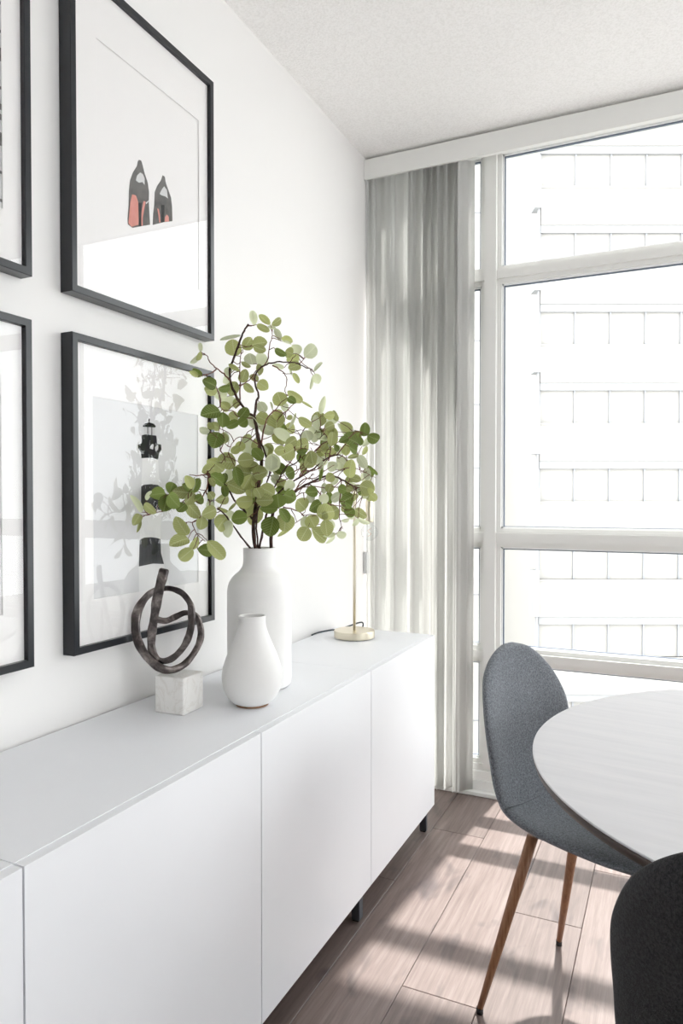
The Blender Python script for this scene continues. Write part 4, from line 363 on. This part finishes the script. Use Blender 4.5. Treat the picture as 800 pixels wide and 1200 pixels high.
# bead chain and tensioner on the wall
bm = bmesh.new(); z = .98
while z < 2.64:
    for xx, yy in ((.012, 2.872), (.012, 2.852)):
        bmesh.ops.create_icosphere(bm, subdivisions=1, radius=.0022, matrix=Matrix.Translation((xx, yy, z)))
    z += .0065
ch = newobj('bead_chain', bm, M['bead'], None, True); chd(ch, vb); ch['kind'] = 'stuff'
tn = box('chain_tensioner', (.001, .018, 2.846, 2.876, .925, 1.02), M['clear_plastic'], bev=.003, seg=2); chd(tn, vb); tn['label'] = 'clear grey plastic chain tensioner'

# ------------------------------------------------------------------ picture frames
def poly(bm, pts, x):
    vs = [bm.verts.new((x, a / 10000, b / 10000)) for a, b in pts]
    f_ = bm.faces.new(vs); f_.normal_update()
    if f_.normal.x < 0: f_.normal_flip()
    bmesh.ops.triangulate(bm, faces=[f_])
def frame(y0, y1, z0, z1, label, opening):
    t = thing('picture_frame', label, 'picture', (0, (y0 + y1) / 2, z0), group=None)
    L = .0165; X1 = .035
    bm = bmesh.new()
    # mitred moulding: outer/inner loops at front, rebate
    def loop(x, ins): return [bm.verts.new((x, a, b)) for a, b in ((y0 + ins, z0 + ins), (y1 - ins, z0 + ins), (y1 - ins, z1 - ins), (y0 + ins, z1 - ins))]
    ls = [loop(.0015, L + .004), loop(.0015, 0), loop(X1 - .0012, 0), loop(X1, .0012), loop(X1, L - .001), loop(X1 - .001, L), loop(.0015, L)]
    for a, b in zip(ls[1:], ls[2:]):
        for k in range(4): bm.faces.new((a[k], a[(k + 1) % 4], b[(k + 1) % 4], b[k]))
    bm.faces.ensure_lookup_table()
    bmesh.ops.recalc_face_normals(bm, faces=bm.faces)
    mo = newobj('moulding', bm, M['black_frame'], None); chd(mo, t)
    # mat board with a bevelled opening
    oy0, oy1, oz0, oz1 = opening
    bm = bmesh.new(); xm = .0235; i0 = L - .002
    def rect(x, a, b, c, d): return [bm.verts.new((x, p, q)) for p, q in ((a, c), (b, c), (b, d), (a, d))]
    A_ = rect(xm, y0 + i0, y1 - i0, z0 + i0, z1 - i0); B_ = rect(xm, oy0, oy1, oz0, oz1); C_ = rect(xm - .0007, oy0 + .001, oy1 - .001, oz0 + .001, oz1 - .001)
    for a, b in ((A_, B_), (B_, C_)):
        for k in range(4): bm.faces.new((a[k], a[(k + 1) % 4], b[(k + 1) % 4], b[k]))
    chd(newobj('mat_board', bm, M['paper'], None), t)
    chd(box('backing', (.0025, .008, y0 + i0 + .003, y1 - i0 - .003, z0 + i0 + .003, z1 - i0 - .003), M['paper']), t)
    chd(box('glass', (.0262, .0280, y0 + L - .001, y1 - L + .001, z0 + L - .001, z1 - L + .001), M['picture_glass']), t)
    return t
def sheet(t, y0, y1, z0, z1, material, label=None):
    o = box('print', (.0190, .0212, y0, y1, z0, z1), material); chd(o, t)
    if label: o['label'] = label
    return o
def ink(sh, t, name, keys, material, x):
    bm = bmesh.new()
    for q in keys: poly(bm, PRINT[q], x)
    o = newobj(name, bm, material, None); o.parent = sh; return o
f1 = frame(1.157, 1.688, 1.700, 2.432, 'black frame with high-heeled shoes print, above the lighthouse picture', (1.245, 1.632, 1.83, 2.30))
p1 = sheet(f1, 1.238, 1.640, 1.822, 2.308, M['paper'])
for nm, ks, mm_, x in (('shoe_drawing', ['shoe1', 'shoe2'], 'ink_grey', .0215), ('sole_drawing', ['sole1', 'sole1b', 'sole2', 'sole2b'], 'ink_red', .0217), ('heel_drawing', ['heel1', 'heel2'], 'ink', .0218), ('highlight_drawing', ['shine1', 'shine1b', 'shine2'], 'ink_light', .0218)):
    for q_ in ks: ink(p1, f1, nm, [q_], M[mm_], x)
f2 = frame(1.157, 1.686, .900, 1.612, 'black frame with lighthouse photograph, directly behind the bronze knot sculpture', (1.227, 1.624, 1.015, 1.482))
p2 = sheet(f2, 1.222, 1.629, 1.010, 1.487, M['print_grey'])
for nm, ks, mm_, x in (('lighthouse_tower', ['tower'], 'print_white', .0214), ('tower_band', ['band1'], 'ink_band', .0216), ('tower_band', ['band2'], 'ink_band', .0216), ('lantern_glazing', ['lantern'], 'ink_light', .0215), ('lantern_gallery', ['gallery', 'dome', 'finial', 'bar1', 'bar2'], 'ink', .0217), ('gallery_gap', ['hole1', 'hole2'], 'ink_light', .0219)):
    ink(p2, f2, nm, ks, M[mm_], x)
f3 = frame(.521, 1.052, 1.700, 2.432, 'black frame cut by the left photo edge, upper one beside the shoe picture', (.60, .992, 1.817, 2.30))
sheet(f3, .594, .998, 1.811, 2.306, M['ink_light'])
# faint architectural bands on the visible strip of that print
bm = bmesh.new()
for z in [1.83 + .055 * k for k in range(8)]: bx(bm, .0213, .0215, .60, .992, z, z + .006 + .02 * (len(bm.verts) % 3 == 1))
for z in (1.99, 2.01): bx(bm, .0213, .0216, .90, .992, z, z + .012)
o = newobj('printed_line', bm, M['ink_grey'], C.objects['print.002'] if 'print.002' in C.objects else None)
f4 = frame(.521, 1.050, .900, 1.612, 'black frame cut by the left photo edge, lower one beside the lighthouse picture', (.595, .984, 1.015, 1.49))
sheet(f4, .590, .990, 1.010, 1.495, M['print_pale'])

# ------------------------------------------------------------------ sideboard
ends = [(2.552, 1.9305, 1), (1.9305, .6875, 2), (.6875, -.5555, 2)]
pos = ['single-door white handleless sideboard unit nearest the window, carrying the table lamp', 'two-door white handleless sideboard unit under the vases and the marble cube', 'white handleless sideboard unit cut by the lower left corner of the photo']
cabs = []
for (y1, y0, nd_), lab in zip(ends, pos):
    g = .0009
    t = thing('sideboard_cabinet', lab, 'cabinet', (.21, (y0 + y1) / 2, 0), group='white sideboard units in a row'); cabs.append(t)
    chd(box('top_panel', (.012, .4000, y0 + g, y1 - g, .722, .740), M['cabinet']), t)
    bm = bmesh.new(); bx(bm, .012, .400, y0 + g, y0 + .018, .100, .722); bx(bm, .012, .400, y1 - .018, y1 - g, .100, .722)
    bx(bm, .012, .400, y0 + .018, y1 - .018, .100, .118); bx(bm, .012, .018, y0 + .018, y1 - .018, .118, .722)
    chd(newobj('carcass', bm, M['cabinet']), t)
    dw = (y1 - y0) / nd_
    for q in range(nd_): chd(box('door', (.4003, .4195, y0 + q * dw + .0020, y0 + (q + 1) * dw - .0016, .098, .7388), M['cabinet']), t)
for k, y in ((0, 2.525), (1, 1.905), (1, .715), (2, .66), (2, -.52)):
    for x in (.385, .05):
        w_ = .0075 if k == 0 else .013
        o = box('leg', (x - .013, x + .013, y - w_, y + w_, .004, .0995), M['steel'], bev=.001); chd(o, cabs[k])
        f_ = box('levelling_foot', (x - .010, x + .010, y - w_ + .001, y + w_ - .001, .0002, .0045), M['rubber']); f_.parent = o

# ------------------------------------------------------------------ knot sculpture on marble block
kt = thing('knot_sculpture', 'dark bronze loop knot sculpture mounted on a white marble cube', 'sculpture', (.152, 1.372, .740))
bm = bmesh.new(); bx(bm, -.041, .041, -.041, .041, 0, .0875, .0035, 3)
newobj('marble_base', bm, M['marble'], kt, False, rot=(0, 0, R(2)))['label'] = 'rough white marble cube'
pts = spline([(a / 1000 - .152, b / 1000 - 1.372, c / 1000 - .740) for a, b, c, r_ in KNOT], 5)
rr = []
for i in range(len(KNOT) - 1):
    for k in range(5): rr.append((KNOT[i][3] * (1 - k / 5) + KNOT[i + 1][3] * k / 5) / 10500)
rr.append(KNOT[-1][3] / 10500)
rr = [r_ * (1 + .06 * math.sin(i * .55) + .03 * math.sin(i * 1.3)) for i, r_ in enumerate(rr)]
rr[0] *= .8
minz = min(p.z - r_ for p, r_ in zip(pts, rr)); 
pts = [p + Vector((0, 0, .0865 - minz)) if False else p for p in pts]
bm = bmesh.new(); tube(bm, pts, rr, 14, .42, up=(.42, -.906, 0))
o = newobj('bronze_loop', bm, M['bronze'], kt, True)
print('KNOT lowest', minz)

# ------------------------------------------------------------------ vases
def vase(name, label, loc, prof, wall, material, foot):
    t = thing(name, label, 'vase', loc)
    pr = spline([(r_, 0, z) for r_, z in prof], 4)
    outer = [(max(p.x, .001), p.z) for p in pr]
    inner = [(max(r_ - wall, .001), max(z, wall)) for r_, z in reversed(outer)]
    rim = [(outer[-1][0] - wall / 2, outer[-1][1] + wall * .35)]
    bm = bmesh.new(); lathe(bm, outer + rim + inner, 72, caps=(True, True))
    newobj('body', bm, material, t, True)
    bm = bmesh.new(); lathe(bm, [(foot[0] - .003, 0.0002), (foot[0], .001), (foot[0], foot[1])], 48); newobj('foot_ring', bm, M['ceramic_foot'], t, True)
    return t
vase('teardrop_vase', 'small white teardrop vase with empty narrow mouth, in front of the tall vase', (.288, 1.482, .740),
     [(.036, .0035), (.052, .012), (.066, .032), (.0735, .060), (.0725, .088), (.063, .120), (.050, .150), (.040, .175), (.0345, .195), (.0335, .208), (.0338, .219)], .0045, M['ceramic2'], (.040, .004))
vase('bottle_vase', 'tall white bottle vase with straight neck, filled with leafy branches', (.207, 1.648, .740),
     [(.072, .0012), (.082, .003), (.086, .010), (.087, .03), (.087, .10), (.087, .17), (.087, .235), (.0865, .262), (.081, .283), (.069, .300), (.055, .312), (.046, .325), (.0435, .340), (.0432, .358), (.0438, .374)], .004, M['ceramic'], (.076, .0012))

# ------------------------------------------------------------------ leafy branches
pl = thing('leafy_branches', 'spray of brown branches with round green leaves standing in the tall white vase', 'plant', (.207, 1.648, .80))
ploc = Vector((.207, 1.648, .80))
mouth = Vector((.207, 1.648, 1.10))
for w_, pp in BRANCHES:
    ps = [Vector(p) / 1000 for p in pp]
    if w_ >= 22 and ps[0].z < 1.14:
        # stem runs on down through the vase neck to its floor
        d_ = ps[0] - mouth; d_.z = 0
        if d_.length > .030: ps[0] = ps[0] - d_ * (1 - .030 / d_.length)
        q = ps[1] - mouth; q.z = 0
        if ps[1].z < 1.135 and q.length > .033: ps[1] = ps[1] - q * (1 - .033 / q.length)
        ps = [Vector((.207 - d_.x * .8, 1.648 - d_.y * .8, .77)), ] + ps
    sp = spline(ps, 4); n = len(sp); r0 = w_ / 10 * 1.95 / 829 / 2 * 1.15
    rad = [r0 * (1 - .62 * (i / n) ** .8) * random.uniform(.88, 1.12) for i in range(n)]
    jit = [p + Vector([random.uniform(-1, 1) * .0012 for _ in range(3)]) if 0 < i < n - 1 else p for i, p in enumerate(sp)]
    bm = bmesh.new(); tube(bm, [p - ploc for p in jit], rad, 6)
    newobj('branch', bm, M['bark'] if w_ > 20 else M['twig'], pl, True)
bm = bmesh.new()
for tw in TWIGS:
    a, b, c = [Vector(tw[i:i + 3]) / 1000 - ploc for i in (0, 3, 6)]
    ps = spline([a, b, c], 3); ps = [p + Vector([random.uniform(-1, 1) * .001 for _ in range(3)]) if 0 < i < len(ps) - 1 else p for i, p in enumerate(ps)]
    n = len(ps); tube(bm, ps, [.0013 - .0007 * i / n for i in range(n)], 4)
tw_o = newobj('twigs', bm, M['twig'], pl, True); tw_o['kind'] = 'stuff'
# unit leaf: base at origin, tip at y=1, half width .5
def leafmesh(name, mt, fold, arch, blunt):
    bm = bmesh.new(); rows = []
    st = [(0, .03), (.08, .24), (.25, .43), (.45, .5), (.65, .47), (.84, .33), (.95, .17), (1.0, .03)]
    if blunt: st = [(0, .04), (.07, .27), (.22, .45), (.42, .5), (.62, .49), (.82, .38), (.94, .22), (1.0, .05)]
    for y, h in st:
        zz = arch * (1 - (2 * y - 1) ** 2)
        rows.append([bm.verts.new((-h, y, zz + fold * h)), bm.verts.new((-h * .5, y, zz + fold * h * .35)), bm.verts.new((0, y, zz)), bm.verts.new((h * .5, y, zz + fold * h * .35)), bm.verts.new((h, y, zz + fold * h))])
    for a, b in zip(rows, rows[1:]):
        for k in range(4): bm.faces.new((a[k], a[k + 1], b[k + 1], b[k]))
    me = bpy.data.meshes.new(name); bm.to_mesh(me); bm.free()
    for p in me.polygons: p.use_smooth = True
    me.materials.append(mt); return me
LM = [[leafmesh('leaf_mesh', M['leaf%d' % t_], fo, ar, bl) for fo, ar, bl in ((.35, .06, 0), (.22, .1, 1), (-.2, -.08, 1), (.5, -.05, 0))] for t_ in range(3)]
camp = Vector((1.221, 0, 1.24))
for lf in LEAVES:
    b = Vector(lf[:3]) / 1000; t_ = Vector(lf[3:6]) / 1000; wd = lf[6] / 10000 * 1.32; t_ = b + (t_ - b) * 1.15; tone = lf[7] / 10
    L_ = t_ - b; ln_ = L_.length
    if ln_ < .004: continue
    Y = L_.normalized(); Vw = (Vector((1.5, -.1, 1.35)) - b).normalized()
    Z = (Vw - Y * Y.dot(Vw)).normalized()
    ang = random.uniform(-.5, .5)
    Z = Matrix.Rotation(ang, 3, Y) @ Z; Xv = Y.cross(Z).normalized()
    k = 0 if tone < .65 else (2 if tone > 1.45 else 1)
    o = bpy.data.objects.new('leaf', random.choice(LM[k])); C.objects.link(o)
    mt = Matrix((Xv, Y, Z)).transposed().to_4x4()
    o.parent = pl
    o.matrix_basis = Matrix.Translation(b - ploc) @ mt @ Matrix.Diagonal((wd / math.cos(ang), ln_, ln_ * .8, 1))

# ------------------------------------------------------------------ table lamp
lx, ly = .167, 2.376
lp = thing('table_lamp', 'slim pale brass table lamp with hanging bare globe bulb, on the cabinet by the window', 'lamp', (lx, ly, .740))
bm = bmesh.new(); lathe(bm, [(.068, .0003), (.074, .002), (.075, .004), (.075, .026), (.0735, .028)], 64); newobj('base', bm, M['brass'], lp)
top = .555
bm = bmesh.new(); path = [(0, 0, .027), (0, 0, top - .02)] + [(.02 * (1 - math.cos(a)) * .84, .02 * (1 - math.cos(a)) * .39, top - .02 + .02 * math.sin(a)) for a in [R(q) for q in (15, 30, 45, 60, 75, 90)]] + [(.048, .022, top)]
tube(bm, path, .0052, 14); newobj('pole', bm, M['brass'], lp, True)
bx_, by_ = .050, .0235
bm = bmesh.new(); lathe(bm, [(.003, .515), (.003, top + .002)], 10, bx_, by_); newobj('hanger', bm, M['brass'], lp, True)
bm = bmesh.new(); lathe(bm, [(.0135, .425), (.0145, .428), (.0145, .505), (.010, .514), (.004, .518)], 28, bx_, by_); sk = newobj('socket', bm, M['brass'], lp, True)
bm = bmesh.new(); pr = [(.010, .425), (.0105, .418)] + [(.031 * math.sin(a), .388 - .031 * math.cos(a)) for a in [R(q) for q in range(160, 0, -10)]] + [(.0008, .357)]
lathe(bm, pr, 36, bx_, by_, (True, True)); newobj('bulb', bm, M['bulb_glass'], lp, True)['label'] = 'clear globe bulb'
bm = bmesh.new(); tube(bm, [(bx_ + .006 * math.cos(a), by_ + .006 * math.sin(a), .405 - .0035 * a) for a in [i * .5 for i in range(20)]], .0006, 5)
fo = newobj('filament', bm, M['filament'], C.objects['bulb'], True)
co = spline([(0, .073, .018), (-.004, .090, .038), (-.028, .108, .036), (-.075, .105, .018), (-.110, .095, .006), (-.136, .082, .0035), (-.148, .050, .0035), (-.1575, .005, .0035), (-.1585, -.035, .002)], 6)
bm = bmesh.new(); tube(bm, co, .0028, 8); newobj('cord', bm, M['cord'], lp, True)['label'] = 'dark navy fabric cord trailing to the wall'

# ------------------------------------------------------------------ dining table
tx, ty, tr_ = 1.577, 1.531, .611
tb = thing('dining_table', 'round dining table with pale greywashed top and thin dark edge', 'table', (tx, ty, 0), R(-8))
bm = bmesh.new(); lathe(bm, [(tr_ - .03, .7465), (tr_ - .001, .7465), (tr_, .7475), (tr_, .7490), (tr_ - .0012, .7502)], 160); newobj('tabletop', bm, M['tabletop'], tb)
bm = bmesh.new(); lathe(bm, [(tr_ - .06, .722), (tr_ - .016, .724), (tr_ - .004, .731), (tr_ - .0005, .741), (tr_ - .0002, .7464)], 160); o = newobj('under_edge', bm, M['table_edge'], tb, True); o['label'] = 'dark brown bevelled rim'
bm = bmesh.new(); lathe(bm, [(.24, .0005), (.25, .006), (.24, .014), (.10, .022), (.045, .05), (.035, .12), (.035, .62), (.05, .69), (.16, .721)], 64); newobj('pedestal', bm, M['table_base'], tb, True)

# ------------------------------------------------------------------ chairs
def chair(label, loc, rz, fab, group=None):
    """local frame: +x is the direction the chair faces, +y its left, z up."""
    t = thing('dining_chair', label, 'chair', loc, rz, group)
    prof = spline([(-.262, 0, .864), (-.2635, 0, .860), (-.265, 0, .850), (-.2665, 0, .83), (-.266, 0, .808), (-.262, 0, .78), (-.246, 0, .70), (-.232, 0, .62), (-.218, 0, .55), (-.190, 0, .495), (-.140, 0, .468), (-.06, 0, .462), (.04, 0, .466), (.13, 0, .472), (.19, 0, .470), (.225, 0, .458)], 3)
    n = len(prof); cum = [0]
    for a, b in zip(prof, prof[1:]): cum.append(cum[-1] + (b - a).length)
    T = cum[-1]
    def hw(s):   # half width against arc length
        if s < .17: return max(.03, (.150 + .05 * s / .17) * (1 - ((.17 - s) / .17) ** 2.7) ** (1 / 2.7) * 1.0 + .0)
        return hw2(s)
    def hw2(s):
        keys = [(0, .062), (.012, .098), (.035, .130), (.08, .163), (.14, .192), (.22, .202), (.30, .200), (.40, .202), (.48, .208), (.56, .216), (.66, .224), (.74, .226), (.80, .220), (.84, .205), (.865, .18), (.88, .15)]
        s = s / T * .88
        for (s0, w0), (s1, w1) in zip(keys, keys[1:]):
            if s <= s1: return w0 + (w1 - w0) * (s - s0) / (s1 - s0)
        return keys[-1][1]
    NU = 14; bm = bmesh.new(); Fg = []; Bg = []
    for i, p in enumerate(prof):
        tn_ = (prof[min(i + 1, n - 1)] - prof[max(i - 1, 0)]).normalized(); nrm = Vector((-tn_.z, 0, tn_.x))
        if nrm.x + nrm.z < 0: nrm = -nrm
        s = cum[i]; h_ = hw(s); q = s / T
        curl = (.046 if q < .55 else .046 - .022 * min(1, (q - .55) / .3)) * min(1, (h_ / .2) ** 2)
        th = .036 if q > .08 else .036 * (.55 + .45 * q / .08)
        if q > .93: th = .036 * (1 - .45 * (q - .93) / .07)
        fr, bk = [], []
        for k in range(NU + 1):
            u = 2 * k / NU - 1; e = max(0, 1 - abs(u) ** 5) ** .5
            base = p + Vector((0, u * h_, 0)) + nrm * (curl * abs(u) ** 2.4)
            fr.append(bm.verts.new(base + nrm * (th * .5 * e))); bk.append(bm.verts.new(base - nrm * (th * .5 * e)))
        Fg.append(fr); Bg.append(bk)
    for gset, fl_ in ((Fg, 0), (Bg, 1)):
        for i in range(n - 1):
            for k in range(NU):
                q = (gset[i][k], gset[i][k + 1], gset[i + 1][k + 1], gset[i + 1][k]); bm.faces.new(q if fl_ else tuple(reversed(q)))
    for row in (0, n - 1):
        for k in range(NU):
            q = (Fg[row][k], Fg[row][k + 1], Bg[row][k + 1], Bg[row][k])
            try: bm.faces.new(q)
            except ValueError: pass
    bmesh.ops.remove_doubles(bm, verts=bm.verts[:], dist=.0004)
    bmesh.ops.recalc_face_normals(bm, faces=bm.faces[:])
    sh = newobj('shell', bm, fab, t, True)
    md = sh.modifiers.new('s', 'SUBSURF'); md.levels = 2; md.render_levels = 2
    # welt along the crease between back and seat
    i = min(range(n), key=lambda q: abs(cum[q] / T - .50)); p = prof[i]
    tn_ = (prof[i + 1] - prof[i - 1]).normalized(); nrm = Vector((-tn_.z, 0, tn_.x)); nrm = nrm if nrm.z > 0 else -nrm
    bm = bmesh.new(); h_ = hw(cum[i]) * .965
    tube(bm, [p + Vector((0, u * h_, 0)) + nrm * (.046 * abs(u) ** 2.4 + .0178 * max(0, 1 - abs(u) ** 5) ** .5) for u in [k / 12 - 1 for k in range(25)]], .0022, 6)
    newobj('seam_welt', bm, fab, t, True)
    bm = bmesh.new(); bx(bm, -.12, .12, -.11, .11, .436, .444, .002)
    newobj('underframe', bm, M['steel'], t)
    for sx in (-1, 1):
        for sy in (-1, 1):
            a = Vector((sx * .125, sy * .115, .440)); b = Vector((sx * .222 - .0, sy * .19, .010))
            bm = bmesh.new(); tube(bm, [a, a.lerp(b, .3), a.lerp(b, .7), b], [.0135, .013, .0105, .0075], 16)
            lg = newobj('leg', bm, M['leg_wood'], t, True)
            bm = bmesh.new(); tube(bm, [b + Vector((0, 0, .004)), Vector((b.x, b.y, .0005))], [.0085, .0085], 12); newobj('foot_cap', bm, M['rubber'], lg, True)
    return t
chair('heather grey upholstered shell chair with brown tapered legs, between table and window', (1.085, 1.775, 0), R(-21), M['fabric'])
chair('shade-darkened grey shell chair cut by the lower right corner, its rounded back to the camera', (1.388, 1.108, 0), R(76), M['fabric_unlit'])

# ------------------------------------------------------------------ outside
st = box('street_ground', (-90, 90, 3.4, 120, -13.2, -13.0), M['street']); st['kind'] = 'structure'
yaw = R(24.97); org = Vector((1.221 - 26.4 * math.sin(yaw), 26.4 * math.cos(yaw), 0))
ob = thing('office_building', 'pale office block across the street with ribbon windows and grey mullions', 'building', org, yaw)
FH = 2.9; NF = 9; x0, x1 = 7.35, 27.0; MS = 1.31
mull = bmesh.new(); bx(mull, -.03, .03, -.05, .06, 0, 1.5); mm0 = bpy.data.meshes.new('mullion'); mull.to_mesh(mm0); mull.free(); mm0.materials.append(M['mullion'])
pn = bmesh.new(); bx(pn, .03, MS - .03, .02, .06, 0, 1.5); pm0 = bpy.data.meshes.new('office_pane'); pn.to_mesh(pm0); pn.free(); pm0.materials.append(M['bpane'])
box('facade_core', (x0, x1, .3, 12, -13, 20.5), M['concrete'], ob)
for k in range(-4, 7):
    zs = 14.40 - FH * (5 - k) + .0      # soffit height of this storey
    zs = -0.1 + FH * k - .05
    if zs > 20: continue
    box('spandrel', (x0, x1, -.15, .3, zs, zs + FH - 1.5), M['concrete'], ob)
    box('soffit_band', (x0, x1, -.10, .3, zs - .28, zs), M['soffit'], ob)
    box('window_sill', (x0, x1, -.18, -.02, zs - 1.56, zs - 1.50), M['concrete'], ob)
    j = 0
    while x0 + j * MS < x1:
        for me, nm in ((mm0, 'mullion'), (pm0, 'office_pane')):
            if nm == 'office_pane' and x0 + (j + 1) * MS > x1: continue
            o = bpy.data.objects.new(nm, me); C.objects.link(o); o.parent = ob; o.location = (x0 + j * MS, 0, zs - 1.5)
        j += 1
for z in range(-12, 20, 3):
    bm = bmesh.new(); bx(bm, x0 - .28, x0 - .05, -.35, .2, z, z + 1.7); bx(bm, x0 - .12, x0 - .05, -.2, 0, z + 1.7, z + 3); newobj('corner_bracket', bm, M['downpipe'], ob)
wg = thing('plain_tower', 'plain white tower wall with thin floor lines, left of the office block', 'building', org, yaw)
box('wall_slab', (-9, 7.2, 6, 16, -13, 24), M['render_white'], wg)
for k in range(-4, 8): box('floor_line', (-9, 7.2, 5.97, 6.0, FH * k - .15, FH * k - .09), M['mullion'], wg)
